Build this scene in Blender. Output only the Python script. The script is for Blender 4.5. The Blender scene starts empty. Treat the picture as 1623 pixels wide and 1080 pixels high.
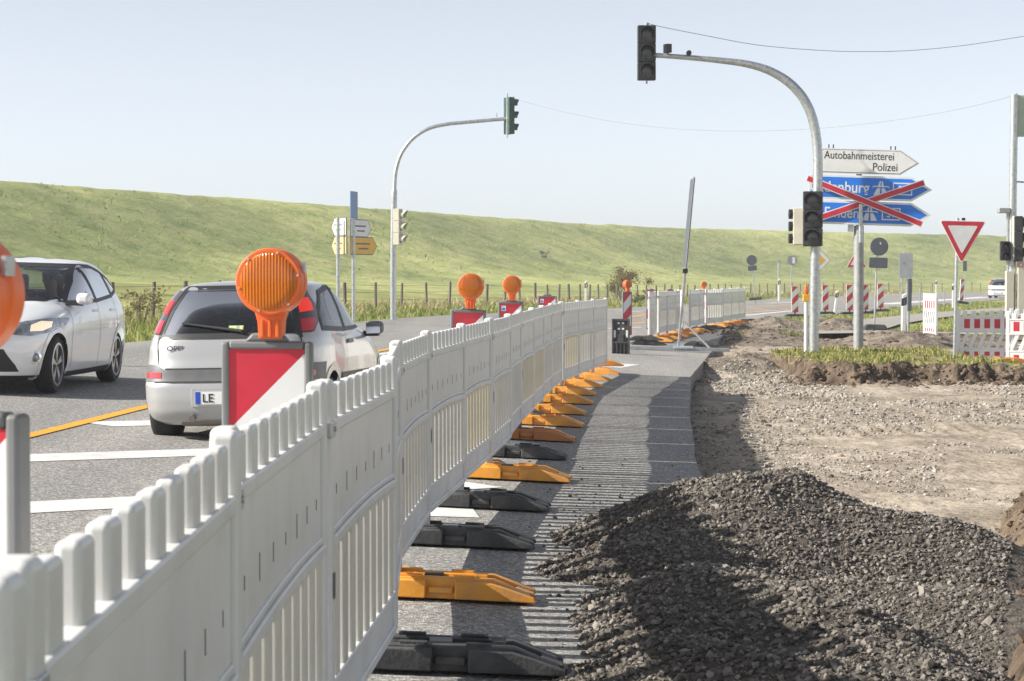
import bpy, bmesh, math, random
import numpy as np
from mathutils import Vector, Matrix
R = math.radians
rnd = random.Random(7)
nrs = np.random.RandomState(11)
scene = bpy.context.scene
col = scene.collection

# ------------------------------------------------------------------ camera
HC = 1.53; FPX = 3438.0; PITCH = math.atan(97/FPX)
cam_d = bpy.data.cameras.new('camera'); cam = bpy.data.objects.new('camera', cam_d); col.objects.link(cam)
cam.location = (0, 0, HC); cam.rotation_euler = (math.pi/2 - PITCH, 0, 0)
cam_d.sensor_width = 36; cam_d.lens = FPX/1623*36
cam_d.clip_start = 0.05; cam_d.clip_end = 3000
cam_d.dof.use_dof = True; cam_d.dof.focus_distance = 17; cam_d.dof.aperture_fstop = 15
scene.camera = cam
# ------------------------------------------------------------------ world, sun, exposure
SUN_ELEV = R(32); SUN_BACK = R(9)          # the sun stands to the left and slightly behind the camera
tosun = Vector((-math.cos(SUN_BACK)*math.cos(SUN_ELEV), -math.sin(SUN_BACK)*math.cos(SUN_ELEV), math.sin(SUN_ELEV)))
world = bpy.data.worlds.new('World'); scene.world = world; world.use_nodes = True
wn = world.node_tree.nodes; wl = world.node_tree.links
for n in list(wn): wn.remove(n)
sky = wn.new('ShaderNodeTexSky'); sky.sky_type = 'NISHITA'; sky.sun_disc = False
sky.sun_elevation = SUN_ELEV; sky.sun_rotation = math.atan2(tosun.x, tosun.y)
sky.air_density = 0.58; sky.dust_density = 0.55; sky.ozone_density = 1.0; sky.altitude = 0
bg = wn.new('ShaderNodeBackground'); bg.inputs['Strength'].default_value = 0.11
wo = wn.new('ShaderNodeOutputWorld')
hsv = wn.new('ShaderNodeHueSaturation'); hsv.inputs['Saturation'].default_value = .38; hsv.inputs['Value'].default_value = .97
wl.new(sky.outputs[0], hsv.inputs['Color']); wl.new(hsv.outputs[0], bg.inputs[0]); wl.new(bg.outputs[0], wo.inputs[0])
sd = bpy.data.lights.new('sun', 'SUN'); sd.energy = 5.0; sd.angle = R(0.5); sd.color = (1.0, 0.94, 0.85)
so = bpy.data.objects.new('sun', sd); col.objects.link(so)
so.rotation_euler = (-tosun).to_track_quat('-Z', 'Y').to_euler(); so.location = (-30, -10, 30)
scene.view_settings.view_transform = 'Standard'; scene.view_settings.look = 'None'
scene.view_settings.gamma = 1; scene.view_settings.use_curve_mapping = False
scene.view_settings.exposure = 0.75

# ------------------------------------------------------------------ pixel -> world
def at(px, py, Y):
    u = (px-811.5)/FPX; v = (540-py)/FPX; c, s = math.cos(PITCH), math.sin(PITCH)
    d = Vector((u, c+v*s, -s+v*c)); k = Y/d.y
    return Vector((0, 0, HC)) + d*k

# ------------------------------------------------------------------ materials
def mat(name, c, rough=.6, metal=0., var=0., scale=8., bump=0., bscale=None, spec=.5, coat=0., detail=6, c2=None, stretch=None, dirt=0., dirtc=(.2,.17,.13), transl=0., aniso=None):
    m = bpy.data.materials.new(name); m.use_nodes = True
    nt = m.node_tree; N = nt.nodes; L = nt.links; b = N['Principled BSDF']
    b.inputs['Base Color'].default_value = (*c, 1); b.inputs['Roughness'].default_value = rough
    b.inputs['Metallic'].default_value = metal; b.inputs['Specular IOR Level'].default_value = spec
    b.inputs['Coat Weight'].default_value = coat; b.inputs['Coat Roughness'].default_value = .04
    tc = N.new('ShaderNodeTexCoord'); src = tc.outputs['Object']
    if stretch:
        mp = N.new('ShaderNodeMapping'); mp.inputs['Scale'].default_value = stretch
        L.new(src, mp.inputs[0]); src = mp.outputs[0]
    cur = None
    if var or c2:
        n = N.new('ShaderNodeTexNoise'); n.inputs['Scale'].default_value = scale; n.inputs['Detail'].default_value = detail
        L.new(src, n.inputs['Vector'])
        r = N.new('ShaderNodeValToRGB'); r.color_ramp.elements[0].position = .32; r.color_ramp.elements[1].position = .68
        ca = tuple(max(0, x*(1-var)) for x in c); cb = c2 if c2 else tuple(min(1, x*(1+var)) for x in c)
        r.color_ramp.elements[0].color = (*ca, 1); r.color_ramp.elements[1].color = (*cb, 1)
        L.new(n.outputs[0], r.inputs[0]); cur = r.outputs[0]
    if dirt:
        n2 = N.new('ShaderNodeTexNoise'); n2.inputs['Scale'].default_value = 3.3; n2.inputs['Detail'].default_value = 9; n2.inputs['Roughness'].default_value = .7
        L.new(tc.outputs['Object'], n2.inputs['Vector'])
        r2 = N.new('ShaderNodeValToRGB'); r2.color_ramp.elements[0].position = .5; r2.color_ramp.elements[1].position = .78
        r2.color_ramp.elements[0].color = (0, 0, 0, 1); r2.color_ramp.elements[1].color = (dirt, dirt, dirt, 1)
        L.new(n2.outputs[0], r2.inputs[0])
        mx = N.new('ShaderNodeMix'); mx.data_type = 'RGBA'
        L.new(r2.outputs[0], mx.inputs[0]); mx.inputs[7].default_value = (*dirtc, 1)
        if cur: L.new(cur, mx.inputs[6])
        else: mx.inputs[6].default_value = (*c, 1)
        cur = mx.outputs[2]
    if cur: L.new(cur, b.inputs['Base Color'])
    if bump:
        nb = N.new('ShaderNodeTexNoise'); nb.inputs['Scale'].default_value = bscale or scale*3; nb.inputs['Detail'].default_value = 8
        L.new(src, nb.inputs['Vector'])
        bp = N.new('ShaderNodeBump'); bp.inputs['Strength'].default_value = 1; bp.inputs['Distance'].default_value = bump
        L.new(nb.outputs[0], bp.inputs['Height']); L.new(bp.outputs[0], b.inputs['Normal'])
    if transl:
        t = N.new('ShaderNodeBsdfTranslucent'); t.inputs[0].default_value = (.9, .88, .82, 1)
        ms = N.new('ShaderNodeMixShader'); ms.inputs[0].default_value = transl
        L.new(b.outputs[0], ms.inputs[1]); L.new(t.outputs[0], ms.inputs[2]); L.new(ms.outputs[0], N['Material Output'].inputs[0])
    return m

def island_mat(name, cols, rough=.7, transl=0., spec=.2):
    """colour chosen per loose piece (a blade, a stone)"""
    m = bpy.data.materials.new(name); m.use_nodes = True
    N = m.node_tree.nodes; L = m.node_tree.links; b = N['Principled BSDF']
    b.inputs['Roughness'].default_value = rough; b.inputs['Specular IOR Level'].default_value = spec
    g = N.new('ShaderNodeNewGeometry'); r = N.new('ShaderNodeValToRGB'); cr = r.color_ramp; cr.interpolation = 'LINEAR'
    while len(cr.elements) < len(cols): cr.elements.new(.5)
    for i, c in enumerate(cols):
        cr.elements[i].position = i/(len(cols)-1); cr.elements[i].color = (*c, 1)
    L.new(g.outputs['Random Per Island'], r.inputs[0]); L.new(r.outputs[0], b.inputs['Base Color'])
    if transl:
        t = N.new('ShaderNodeBsdfTranslucent'); L.new(r.outputs[0], t.inputs[0])
        ms = N.new('ShaderNodeMixShader'); ms.inputs[0].default_value = transl
        L.new(b.outputs[0], ms.inputs[1]); L.new(t.outputs[0], ms.inputs[2]); L.new(ms.outputs[0], N['Material Output'].inputs[0])
    return m

def glass_mat(name, tint, refl=.06):
    m = bpy.data.materials.new(name); m.use_nodes = True
    N = m.node_tree.nodes; L = m.node_tree.links; N.remove(N['Principled BSDF'])
    tr = N.new('ShaderNodeBsdfTransparent'); tr.inputs[0].default_value = (*tint, 1)
    gl = N.new('ShaderNodeBsdfGlossy'); gl.inputs['Roughness'].default_value = .02
    fr = N.new('ShaderNodeFresnel'); fr.inputs[0].default_value = 1.5
    ad = N.new('ShaderNodeMath'); ad.operation = 'ADD'; ad.inputs[1].default_value = refl; L.new(fr.outputs[0], ad.inputs[0])
    ms = N.new('ShaderNodeMixShader'); L.new(ad.outputs[0], ms.inputs[0]); L.new(tr.outputs[0], ms.inputs[1]); L.new(gl.outputs[0], ms.inputs[2])
    L.new(ms.outputs[0], N['Material Output'].inputs[0]); return m

def emit_mat(name, c, strength, base=None):
    m = mat(name, base or c, .3); b = m.node_tree.nodes['Principled BSDF']
    b.inputs['Emission Color'].default_value = (*c, 1); b.inputs['Emission Strength'].default_value = strength; return m

M = {}
M['galv'] = mat('galvanised_steel', (.50, .52, .53), .38, .75, .18, 14, .0015, 60)
M['galv_dull'] = mat('dull_grey_steel', (.34, .35, .36), .55, .3, .15, 9)
M['alu'] = mat('aluminium_edge', (.62, .63, .63), .4, .6, .1, 10)
M['white_plastic'] = mat('white_fence_plastic', (.73, .73, .72), .38, 0, .06, 2.5, .0012, 9, dirt=.55, dirtc=(.50, .47, .41), transl=.06)
M['slat_plastic'] = mat('cream_slat_plastic', (.62, .605, .55), .42, 0, .08, 3, dirt=.3, dirtc=(.45, .39, .30), transl=.14)
M['slat_yellow'] = mat('yellowed_slat_plastic', (.64, .58, .44), .45, 0, .08, 3, dirt=.3, dirtc=(.45, .36, .22), transl=.16)
M['dark_slit'] = mat('dark_slit', (.03, .03, .03), .8)
M['white_paint'] = mat('white_sign_paint', (.74, .75, .74), .4, 0, .05, 6)
M['red_film'] = mat('red_reflective_film', (.52, .022, .045), .38, 0, .12, 5, dirt=.2, dirtc=(.45, .12, .12))
M['white_film'] = mat('white_reflective_film', (.70, .71, .71), .4, 0, .06, 5)
M['grey_rubber'] = mat('grey_frame_plastic', (.17, .175, .18), .55, 0, .15, 6)
M['black_rubber'] = mat('black_recycled_rubber', (.045, .046, .048), .75, 0, .4, 7, .003, 55, dirt=.6, dirtc=(.16, .15, .135))
M['orange_base'] = mat('orange_base_plastic', (.76, .32, .03), .55, 0, .14, 5, .0015, 40, dirt=.85, dirtc=(.40, .26, .15))
M['brown_base'] = mat('faded_orange_base_plastic', (.52, .19, .05), .6, 0, .16, 5, .0015, 40, dirt=.55, dirtc=(.28, .19, .14))
M['lamp_orange'] = mat('orange_lamp_plastic', (.86, .16, .028), .42, 0, .08, 6, transl=.12)
M['black_plastic'] = mat('black_signal_plastic', (.022, .023, .025), .45, 0, .2, 6)
M['signal_green'] = mat('dark_green_signal_plastic', (.03, .075, .06), .5, 0, .15, 6)
M['signal_lens'] = mat('unlit_signal_lens', (.045, .045, .05), .25, 0, .3, 18, coat=.5)
M['cream'] = mat('cream_plastic', (.60, .57, .46), .5, 0, .06, 6)
M['sign_blue'] = mat('motorway_blue_film', (.014, .18, .70), .4, 0, .05, 4)
M['sign_yellow'] = mat('yellow_sign_film', (.72, .40, .02), .4, 0, .06, 4)
M['sign_grey'] = mat('grey_sign_back', (.10, .115, .135), .5, .2, .12, 5)
M['black_paint'] = mat('black_sign_lettering', (.02, .02, .022), .5)
M['yellow_lamp'] = mat('yellow_lamp_plastic', (.80, .42, .02), .35, 0, .1, 8)
M['wood'] = mat('weathered_post_wood', (.17, .14, .115), .85, 0, .3, 9, .006, 25, stretch=(1, 1, .2))
M['wire'] = mat('grey_wire', (.17, .17, .17), .5, .6)
M['cable'] = mat('dark_cable', (.20, .20, .21), .6)
M['tyre'] = mat('tyre_rubber', (.018, .018, .019), .8, 0, .3, 30, .002, 90)
M['rim'] = mat('silver_alloy', (.55, .57, .60), .3, .85)
M['dark_trim'] = mat('dark_trim_plastic', (.02, .02, .022), .5)
M['grey_trim'] = mat('grey_bumper_plastic', (.12, .122, .127), .5, 0, .1, 8)
M['silver'] = mat('silver_car_paint', (.42, .425, .43), .34, .35, coat=.8)
M['white_car'] = mat('white_car_paint', (.86, .87, .88), .3, 0, coat=1.)
M['red_lens'] = mat('red_tail_lens', (.45, .012, .02), .15, coat=1)
M['smoke_lens'] = mat('smoked_lens', (.05, .03, .035), .12, coat=1)
M['brake_glow'] = emit_mat('lit_brake_lamp', (1, .05, .02), .32, (.5, .012, .015))
M['head_glow'] = emit_mat('lit_headlamp', (1, .82, .55), .4, (.7, .62, .5))
M['head_lens'] = mat('headlamp_lens', (.30, .32, .35), .08, .4, .5, 14, coat=1)
M['chrome'] = mat('chrome', (.75, .76, .78), .12, 1)
M['glass'] = glass_mat('car_glass', (.62, .68, .67), .06)
M['glass_dark'] = glass_mat('rear_glass', (.22, .235, .24), .03)
M['mirror'] = mat('mirror_glass', (.8, .82, .85), .03, 1)
M['cabin'] = mat('cabin_fabric', (.035, .037, .042), .85, 0, .3, 8)
M['cabin_grey'] = mat('cabin_grey_fabric', (.13, .135, .14), .8, 0, .2, 8)
M['skin'] = mat('skin', (.52, .30, .22), .55, 0, .08, 10)
M['jacket'] = mat('dark_blue_jacket', (.035, .045, .08), .85, 0, .3, 12)
M['cap'] = mat('black_cap', (.02, .02, .024), .8)
M['eu_blue'] = mat('plate_blue', (.01, .06, .42), .4)
M['exhaust'] = mat('exhaust_steel', (.25, .22, .2), .5, .8)

# ------------------------------------------------------------------ mesh helpers
class MB:
    def __init__(s): s.v = []; s.f = []; s.m = []; s.cur = 0
    def add(s, vs, fs, T=None):
        o = len(s.v)
        for p in vs: s.v.append(tuple(T @ Vector(p)) if T is not None else tuple(p))
        for f in fs: s.f.append(tuple(i+o for i in f)); s.m.append(s.cur)
        return s
    def box(s, x0, x1, y0, y1, z0, z1, T=None):
        return s.add([(x0,y0,z0),(x1,y0,z0),(x1,y1,z0),(x0,y1,z0),(x0,y0,z1),(x1,y0,z1),(x1,y1,z1),(x0,y1,z1)],
              [(0,3,2,1),(4,5,6,7),(0,1,5,4),(1,2,6,5),(2,3,7,6),(3,0,4,7)], T)
    def prism(s, poly, a, b, axis='y', T=None):
        """poly in the plane across axis; extruded from a to b along it"""
        n = len(poly)
        def P(p, t): return {'y': (p[0], t, p[1]), 'z': (p[0], p[1], t), 'x': (t, p[0], p[1])}[axis]
        vs = [P(p, a) for p in poly]+[P(p, b) for p in poly]
        fs = [tuple(range(n)), tuple(range(2*n-1, n-1, -1))]+[(i, n+i, n+(i+1) % n, (i+1) % n) for i in range(n)]
        return s.add(vs, fs, T)
    def tube(s, path, r, n=10, caps=True, T=None):
        path = [Vector(p) for p in path]; rs = r if isinstance(r, (list, tuple)) else [r]*len(path)
        vs = []; fs = []; up = None
        for i, p in enumerate(path):
            t = (path[min(i+1, len(path)-1)]-path[max(i-1, 0)]).normalized()
            if up is None: up = Vector((0, 0, 1)) if abs(t.z) < .9 else Vector((1, 0, 0))
            a = t.cross(up).normalized(); b = a.cross(t).normalized(); up = b
            for k in range(n):
                w = 2*math.pi*k/n; vs.append(p+a*math.cos(w)*rs[i]+b*math.sin(w)*rs[i])
        for i in range(len(path)-1):
            for k in range(n):
                fs.append((i*n+k, i*n+(k+1) % n, (i+1)*n+(k+1) % n, (i+1)*n+k))
        if caps: fs += [tuple(range(n-1, -1, -1)), tuple(range((len(path)-1)*n, len(path)*n))]
        return s.add(vs, fs, T)
    def lathe(s, prof, n=24, axis='z', T=None):
        """prof = [(radius, height)...] about the axis through the origin"""
        vs = []; fs = []
        for r, h in prof:
            for k in range(n):
                w = 2*math.pi*k/n; a, b = r*math.cos(w), r*math.sin(w)
                vs.append({'z': (a, b, h), 'y': (a, h, b), 'x': (h, a, b)}[axis])
        for i in range(len(prof)-1):
            for k in range(n): fs.append((i*n+k, i*n+(k+1) % n, (i+1)*n+(k+1) % n, (i+1)*n+k))
        fs.append(tuple(range(n))); fs.append(tuple(range((len(prof)-1)*n, len(prof)*n)))
        return s.add(vs, fs, T)
    def build(s, name, mats, parent=None, smooth=False, bevel=0, T=None, recalc=True, seg=2):
        me = bpy.data.meshes.new(name); me.from_pydata(s.v, [], s.f)
        ms = mats if isinstance(mats, (list, tuple)) else [mats]
        for q in ms: me.materials.append(q)
        if len(ms) > 1: me.polygons.foreach_set('material_index', s.m)
        if T is not None: me.transform(T)
        if recalc:
            bm = bmesh.new(); bm.from_mesh(me); bmesh.ops.recalc_face_normals(bm, faces=bm.faces); bm.to_mesh(me); bm.free()
        o = bpy.data.objects.new(name, me); col.objects.link(o)
        if parent: o.parent = parent
        if smooth:
            for p in me.polygons: p.use_smooth = True
            me.set_sharp_from_angle(angle=R(38))
        if bevel:
            b = o.modifiers.new('bevel', 'BEVEL'); b.width = bevel; b.segments = seg; b.limit_method = 'ANGLE'; b.angle_limit = R(35)
            for p in me.polygons: p.use_smooth = True
            me.set_sharp_from_angle(angle=R(35)); b.harden_normals = True
        return o

def Tm(loc=(0,0,0), rz=0, rx=0, ry=0, sc=1):
    return Matrix.Translation(loc) @ Matrix.Rotation(rz, 4, 'Z') @ Matrix.Rotation(ry, 4, 'Y') @ Matrix.Rotation(rx, 4, 'X') @ Matrix.Diagonal((sc, sc, sc, 1))

def tag(o, label, cat, group=None):
    o['label'] = label; o['category'] = cat
    if group: o['group'] = group
    return o
def thing(name, label, cat, loc=(0,0,0), rz=0, group=None, rx=0, ry=0):
    o = bpy.data.objects.new(name, None); col.objects.link(o); o.empty_display_size = .1
    o.location = loc; o.rotation_euler = (rx, ry, rz); return tag(o, label, cat, group)
def struct(o, kind='structure'): o['kind'] = kind; return o
def dup(root, loc, rz, label, group=None, rx=0, ry=0, swap=None):
    r = root.copy(); col.objects.link(r); r.location = loc; r.rotation_euler = (rx, ry, rz); r['label'] = label
    if group: r['group'] = group
    for ch in list(root.children):
        c = ch.copy(); col.objects.link(c); c.parent = r
        for g in list(ch.children):
            d = g.copy(); col.objects.link(d); d.parent = c
    return r
def np_mesh(name, V, Fc, mats, mi=None, smooth=False, parent=None):
    V = np.asarray(V, np.float32); Fc = np.asarray(Fc, np.int32); k = Fc.shape[1]
    me = bpy.data.meshes.new(name); me.vertices.add(len(V)); me.vertices.foreach_set('co', V.ravel())
    me.loops.add(Fc.size); me.loops.foreach_set('vertex_index', Fc.ravel())
    me.polygons.add(len(Fc)); me.polygons.foreach_set('loop_start', np.arange(len(Fc), dtype=np.int32)*k)
    me.polygons.foreach_set('use_smooth', np.full(len(Fc), bool(smooth)))
    for q in (mats if isinstance(mats, (list, tuple)) else [mats]): me.materials.append(q)
    if mi is not None: me.polygons.foreach_set('material_index', np.asarray(mi, np.int32))
    me.update(calc_edges=True); me.validate()
    o = bpy.data.objects.new(name, me); col.objects.link(o)
    if parent: o.parent = parent
    return o
def grid_faces(nr, nc, flip=False):
    i = np.arange(nr-1)[:, None]*nc+np.arange(nc-1)[None, :]
    f = np.stack([i, i+1, i+nc+1, i+nc], -1).reshape(-1, 4)
    return f[:, ::-1] if flip else f
def text_part(name, s, size, m, parent, T, align='LEFT', ex=.002, bold=0., sx=1.):
    cu = bpy.data.curves.new(name, 'FONT'); cu.body = s; cu.size = size; cu.extrude = ex; cu.align_x = align; cu.offset = bold
    t = bpy.data.objects.new('tmp_text', cu); col.objects.link(t)
    dg = bpy.context.evaluated_depsgraph_get(); me = bpy.data.meshes.new_from_object(t.evaluated_get(dg))
    bpy.data.objects.remove(t); me.name = name; me.materials.clear(); me.materials.append(m)
    me.transform(T @ Matrix.Rotation(math.pi/2, 4, 'X') @ Matrix.Diagonal((sx, 1, 1, 1)))   # letters stand in the xz plane, read from -y
    o = bpy.data.objects.new(name, me); col.objects.link(o); o.parent = parent
    return o

# value noise for height fields
_tab = nrs.rand(256, 256)
def vnoise(x, y):
    x = np.asarray(x, float); y = np.asarray(y, float)
    xi = np.floor(x).astype(int); yi = np.floor(y).astype(int); fx = x-xi; fy = y-yi
    fx = fx*fx*(3-2*fx); fy = fy*fy*(3-2*fy)
    a = _tab[xi % 256, yi % 256]; b = _tab[(xi+1) % 256, yi % 256]; c = _tab[xi % 256, (yi+1) % 256]; d = _tab[(xi+1) % 256, (yi+1) % 256]
    return (a*(1-fx)+b*fx)*(1-fy)+(c*(1-fx)+d*fx)*fy
def fbm(x, y, o=4, p=.5):
    s = 0; a = 1; t = 0
    for k in range(o): s = s+a*(vnoise(x*2**k+17*k, y*2**k+31*k)-.5); t += a; a *= p
    return s/t
def sstep(a, b, x):
    t = np.clip((np.asarray(x, float)-a)/(b-a), 0, 1); return t*t*(3-2*t)

# ------------------------------------------------------------------ terrain
FY = [-20, 2.26, 4.35, 6.44, 8.47, 10.6, 12.6, 14.5, 16.4, 18.4, 20.4, 22.4, 24.4, 26.4, 28.4, 30.4, 32.4, 34.4, 36.4, 45, 53, 65, 77, 100, 120, 200]
FX = [-.50, -.53, -.578, -.559, -.485, -.565, -.50, -.36, -.19, -.06, .045, .17, .30, .435, .59, .84, 1.13, 1.42, 1.72, 2.5, 3.35, 5.5, 8.2, 14, 20, 46]
def Fx(y): return np.interp(y, FY, FX)
LY = [-40, 15, 39, 63, 69, 85, 100, 125, 151, 168, 204, 227, 285, 420]; LX = [-8, -7.9, -7.0, -3.5, -2.2, 1.9, 5.5, 10.5, 17, 21.6, 34, 44, 74, 150]
RY = [-40, 5.2, 12.5, 18.4, 26.9, 35.5, 47, 59.6, 69, 80, 84, 96, 111, 131, 156, 200, 285, 420]; RX = [1.3, 1.4, 1.48, 1.57, 2.2, 2.93, 4.3, 5.75, 7.6, 8.9, 10, 15.4, 19, 26.6, 35.3, 52, 92, 175]
def XL(y): return np.interp(y, LY, LX)
def XR(y): return np.interp(y, RY, RX)
def zr(x, y):
    f = 1-sstep(62, 140, y)
    return -.045*np.clip(x-Fx(y), -8.6, 3.5)*f+.08*(1-f)
def gp(px, py):
    Y = 30.
    for _ in range(60):
        p = at(px, py, Y); z = float(zr(p.x, p.y)); d = (p-Vector((0, 0, HC)))
        Y = Y*(HC-z)/max(1e-4, HC-p.z)
        Y = min(Y, 600)
    return at(px, py, Y)
# dike crest line and its inner toe
CX = np.array([-120, -89, -63, -36.8, -10.7, 16.4, 85, 170, 320, 560.]); CY = np.array([-80, 10, 83, 156, 229, 299, 362, 418, 490, 580.])
def zleft(x, y):
    """meadow between the road and the dike"""
    d = XL(y)-x
    z0 = zr(XL(y), y)
    return z0-.05*sstep(0, .4, d)+.05*sstep(0, 5, d)+(1.53-z0)*sstep(6, 36, d)*.92
# ------------------------------------------------------------------ setting: ground sheets
def grass_mat(name, cols, sc, stretch=(1,1,1), bump=.25, bs=1.6):
    m = bpy.data.materials.new(name); m.use_nodes = True
    N = m.node_tree.nodes; L = m.node_tree.links; b = N['Principled BSDF']; b.inputs['Roughness'].default_value = .9; b.inputs['Specular IOR Level'].default_value = .1
    tc = N.new('ShaderNodeTexCoord'); mp = N.new('ShaderNodeMapping'); mp.inputs['Scale'].default_value = stretch; L.new(tc.outputs['Object'], mp.inputs[0])
    def noise(s, d=8, ro=.6):
        n = N.new('ShaderNodeTexNoise'); n.inputs['Scale'].default_value = s; n.inputs['Detail'].default_value = d; n.inputs['Roughness'].default_value = ro
        L.new(mp.outputs[0], n.inputs['Vector']); return n.outputs[0]
    r = N.new('ShaderNodeValToRGB'); cr = r.color_ramp
    while len(cr.elements) < len(cols): cr.elements.new(.5)
    for i, c in enumerate(cols): cr.elements[i].position = .28+.44*i/(len(cols)-1); cr.elements[i].color = (*c, 1)
    L.new(noise(sc, 10, .68), r.inputs[0])
    r2 = N.new('ShaderNodeValToRGB'); r2.color_ramp.elements[0].position = .35; r2.color_ramp.elements[1].position = .65
    r2.color_ramp.elements[0].color = (.62, .66, .6, 1); r2.color_ramp.elements[1].color = (1.2, 1.15, 1.1, 1); L.new(noise(sc*.11, 4), r2.inputs[0])
    mx = N.new('ShaderNodeMix'); mx.data_type = 'RGBA'; mx.blend_type = 'MULTIPLY'; mx.inputs[0].default_value = 1
    L.new(r.outputs[0], mx.inputs[6]); L.new(r2.outputs[0], mx.inputs[7]); L.new(mx.outputs[2], b.inputs['Base Color'])
    bp = N.new('ShaderNodeBump'); bp.inputs['Strength'].default_value = 1; bp.inputs['Distance'].default_value = bump
    L.new(noise(bs, 10, .7), bp.inputs['Height']); L.new(bp.outputs[0], b.inputs['Normal']); return m
def asphalt_mat(name, base, seedoff):
    m = bpy.data.materials.new(name); m.use_nodes = True
    N = m.node_tree.nodes; L = m.node_tree.links; b = N['Principled BSDF']; b.inputs['Roughness'].default_value = .82; b.inputs['Specular IOR Level'].default_value = .25
    tc = N.new('ShaderNodeTexCoord')
    v = N.new('ShaderNodeTexVoronoi'); v.inputs['Scale'].default_value = 75; L.new(tc.outputs['Object'], v.inputs['Vector'])
    hs = N.new('ShaderNodeSeparateColor'); L.new(v.outputs['Color'], hs.inputs[0])
    r = N.new('ShaderNodeValToRGB'); cr = r.color_ramp; cr.elements.new(.6)
    for e, p, k in zip(cr.elements, (0, .7, 1), (.5, 1., 1.9)): e.position = p; e.color = (base[0]*k, base[1]*k, base[2]*k, 1)
    L.new(hs.outputs[0], r.inputs[0])
    mp = N.new('ShaderNodeMapping'); mp.inputs['Scale'].default_value = (1.2, .12, 1); mp.inputs['Location'].default_value = (seedoff, 0, 0); L.new(tc.outputs['Object'], mp.inputs[0])
    n = N.new('ShaderNodeTexNoise'); n.inputs['Scale'].default_value = 1.; n.inputs['Detail'].default_value = 7; L.new(mp.outputs[0], n.inputs['Vector'])
    r2 = N.new('ShaderNodeValToRGB'); r2.color_ramp.elements[0].position = .3; r2.color_ramp.elements[1].position = .7
    r2.color_ramp.elements[0].color = (.82, .82, .83, 1); r2.color_ramp.elements[1].color = (1.14, 1.13, 1.1, 1); L.new(n.outputs[0], r2.inputs[0])
    mx = N.new('ShaderNodeMix'); mx.data_type = 'RGBA'; mx.blend_type = 'MULTIPLY'; mx.inputs[0].default_value = 1
    L.new(r.outputs[0], mx.inputs[6]); L.new(r2.outputs[0], mx.inputs[7]); L.new(mx.outputs[2], b.inputs['Base Color'])
    bp = N.new('ShaderNodeBump'); bp.inputs['Strength'].default_value = .7; bp.inputs['Distance'].default_value = .004
    L.new(v.outputs['Distance'], bp.inputs['Height']); L.new(bp.outputs[0], b.inputs['Normal']); return m
M['asphalt'] = asphalt_mat('asphalt', (.295, .288, .275), 0)
M['meadow'] = grass_mat('meadow_grass', [(.20, .24, .07), (.34, .36, .13), (.48, .45, .22)], 1.1, bump=.12, bs=3)
M['dike'] = grass_mat('dike_grass', [(.21, .28, .09), (.37, .43, .155), (.49, .51, .22), (.60, .57, .33)], .55, (.55, .55, 1.6), .6, 1.1)
M['dirt'] = mat('dry_sandy_dirt', (.31, .262, .203), .95, 0, .22, 1.1, .055, 8, spec=.1, detail=12, c2=(.46, .40, .325))
M['soil'] = mat('brown_soil', (.085, .062, .045), .95, 0, .35, 4, .05, 14, spec=.1, detail=12, c2=(.19, .145, .105))
M['path'] = mat('grey_path_paving', (.33, .31, .28), .9, 0, .12, 2.5, .004, 30, spec=.15)
M['line_white'] = mat('worn_white_marking', (.66, .66, .64), .7, 0, .1, 6, .002, 60, dirt=.5, dirtc=(.30, .295, .285))
M['line_yellow'] = mat('yellow_marking_tape', (.80, .36, .015), .6, 0, .1, 5, dirt=.25, dirtc=(.5, .3, .1))
M['concrete'] = mat('sawn_road_edge', (.21, .20, .19), .9, 0, .2, 5, .01, 20)

ys = np.concatenate([np.arange(-40, 30, 1.), np.arange(30, 70, .5), np.arange(70, 150, 1.5), np.arange(150, 420, 5)])
# one wide ground sheet: meadow left of the road, lowered under the road, grass to the right
offL = np.array([900, 500, 300, 200, 140, 100, 75, 60, 48, 40, 34, 30, 26, 22, 19, 16, 13.5, 11.5, 10, 8.5, 7, 6, 5, 4, 3, 2, 1.2, .6, .2, 0.])
offR = np.array([0, .15, 1, 2, 3, 4.5, 6, 8, 10, 12, 14, 16, 20, 26, 40, 70, 130, 260, 500, 900])
rows = []
ysg = np.concatenate([[-300, -120], ys, [470, 560, 700, 1000]])
for y in ysg:
    xl, xr = float(XL(y)), float(XR(y))
    a = [(xl-d, y, float(zleft(xl-d, y))+.05*float(fbm((xl-d)*.2, y*.2))) for d in offL]
    a += [(xl+.25, y, float(zr(xl, y))-.12), (xr-.3, y, float(zr(xr, y))-.5)]
    for d in offR:
        x = xr+d
        pit = (1-sstep(63, 66, y))*(1-sstep(15, 20, d))
        z = float(zr(xr, y))*(1-sstep(0, 6, d))-.03+(.05*(1-sstep(62, 120, y))*sstep(0, 3, d))-1.4*pit
        a.append((x, y, z))
    rows.append(a)
V = np.array(rows).reshape(-1, 3); nc = len(rows[0])
struct(np_mesh('ground', V, grid_faces(len(rows), nc), M['meadow'], smooth=True))
# road: one asphalt sheet with a sawn right edge
nc = 26; rows = []
for y in ys:
    xl, xr = XL(y), XR(y)
    xs = np.linspace(0, 1, nc-1)*(xr-xl)+xl
    jag = .03*fbm(y*1.7, 3.3, 3) if y < 70 else 0
    xs[-1] += jag
    r = [(x, y, float(zr(x, y))) for x in xs]; r.append((xs[-1]+.004, y, float(zr(xr, y))-.28)); rows.append(r)
V = np.array(rows).reshape(-1, 3); F_ = grid_faces(len(rows), nc)
mi = np.zeros(len(F_), int); mi[np.arange(len(F_)) % (nc-1) == nc-2] = 1
struct(np_mesh('road', V, F_, [M['asphalt'], M['concrete']], mi))
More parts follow.
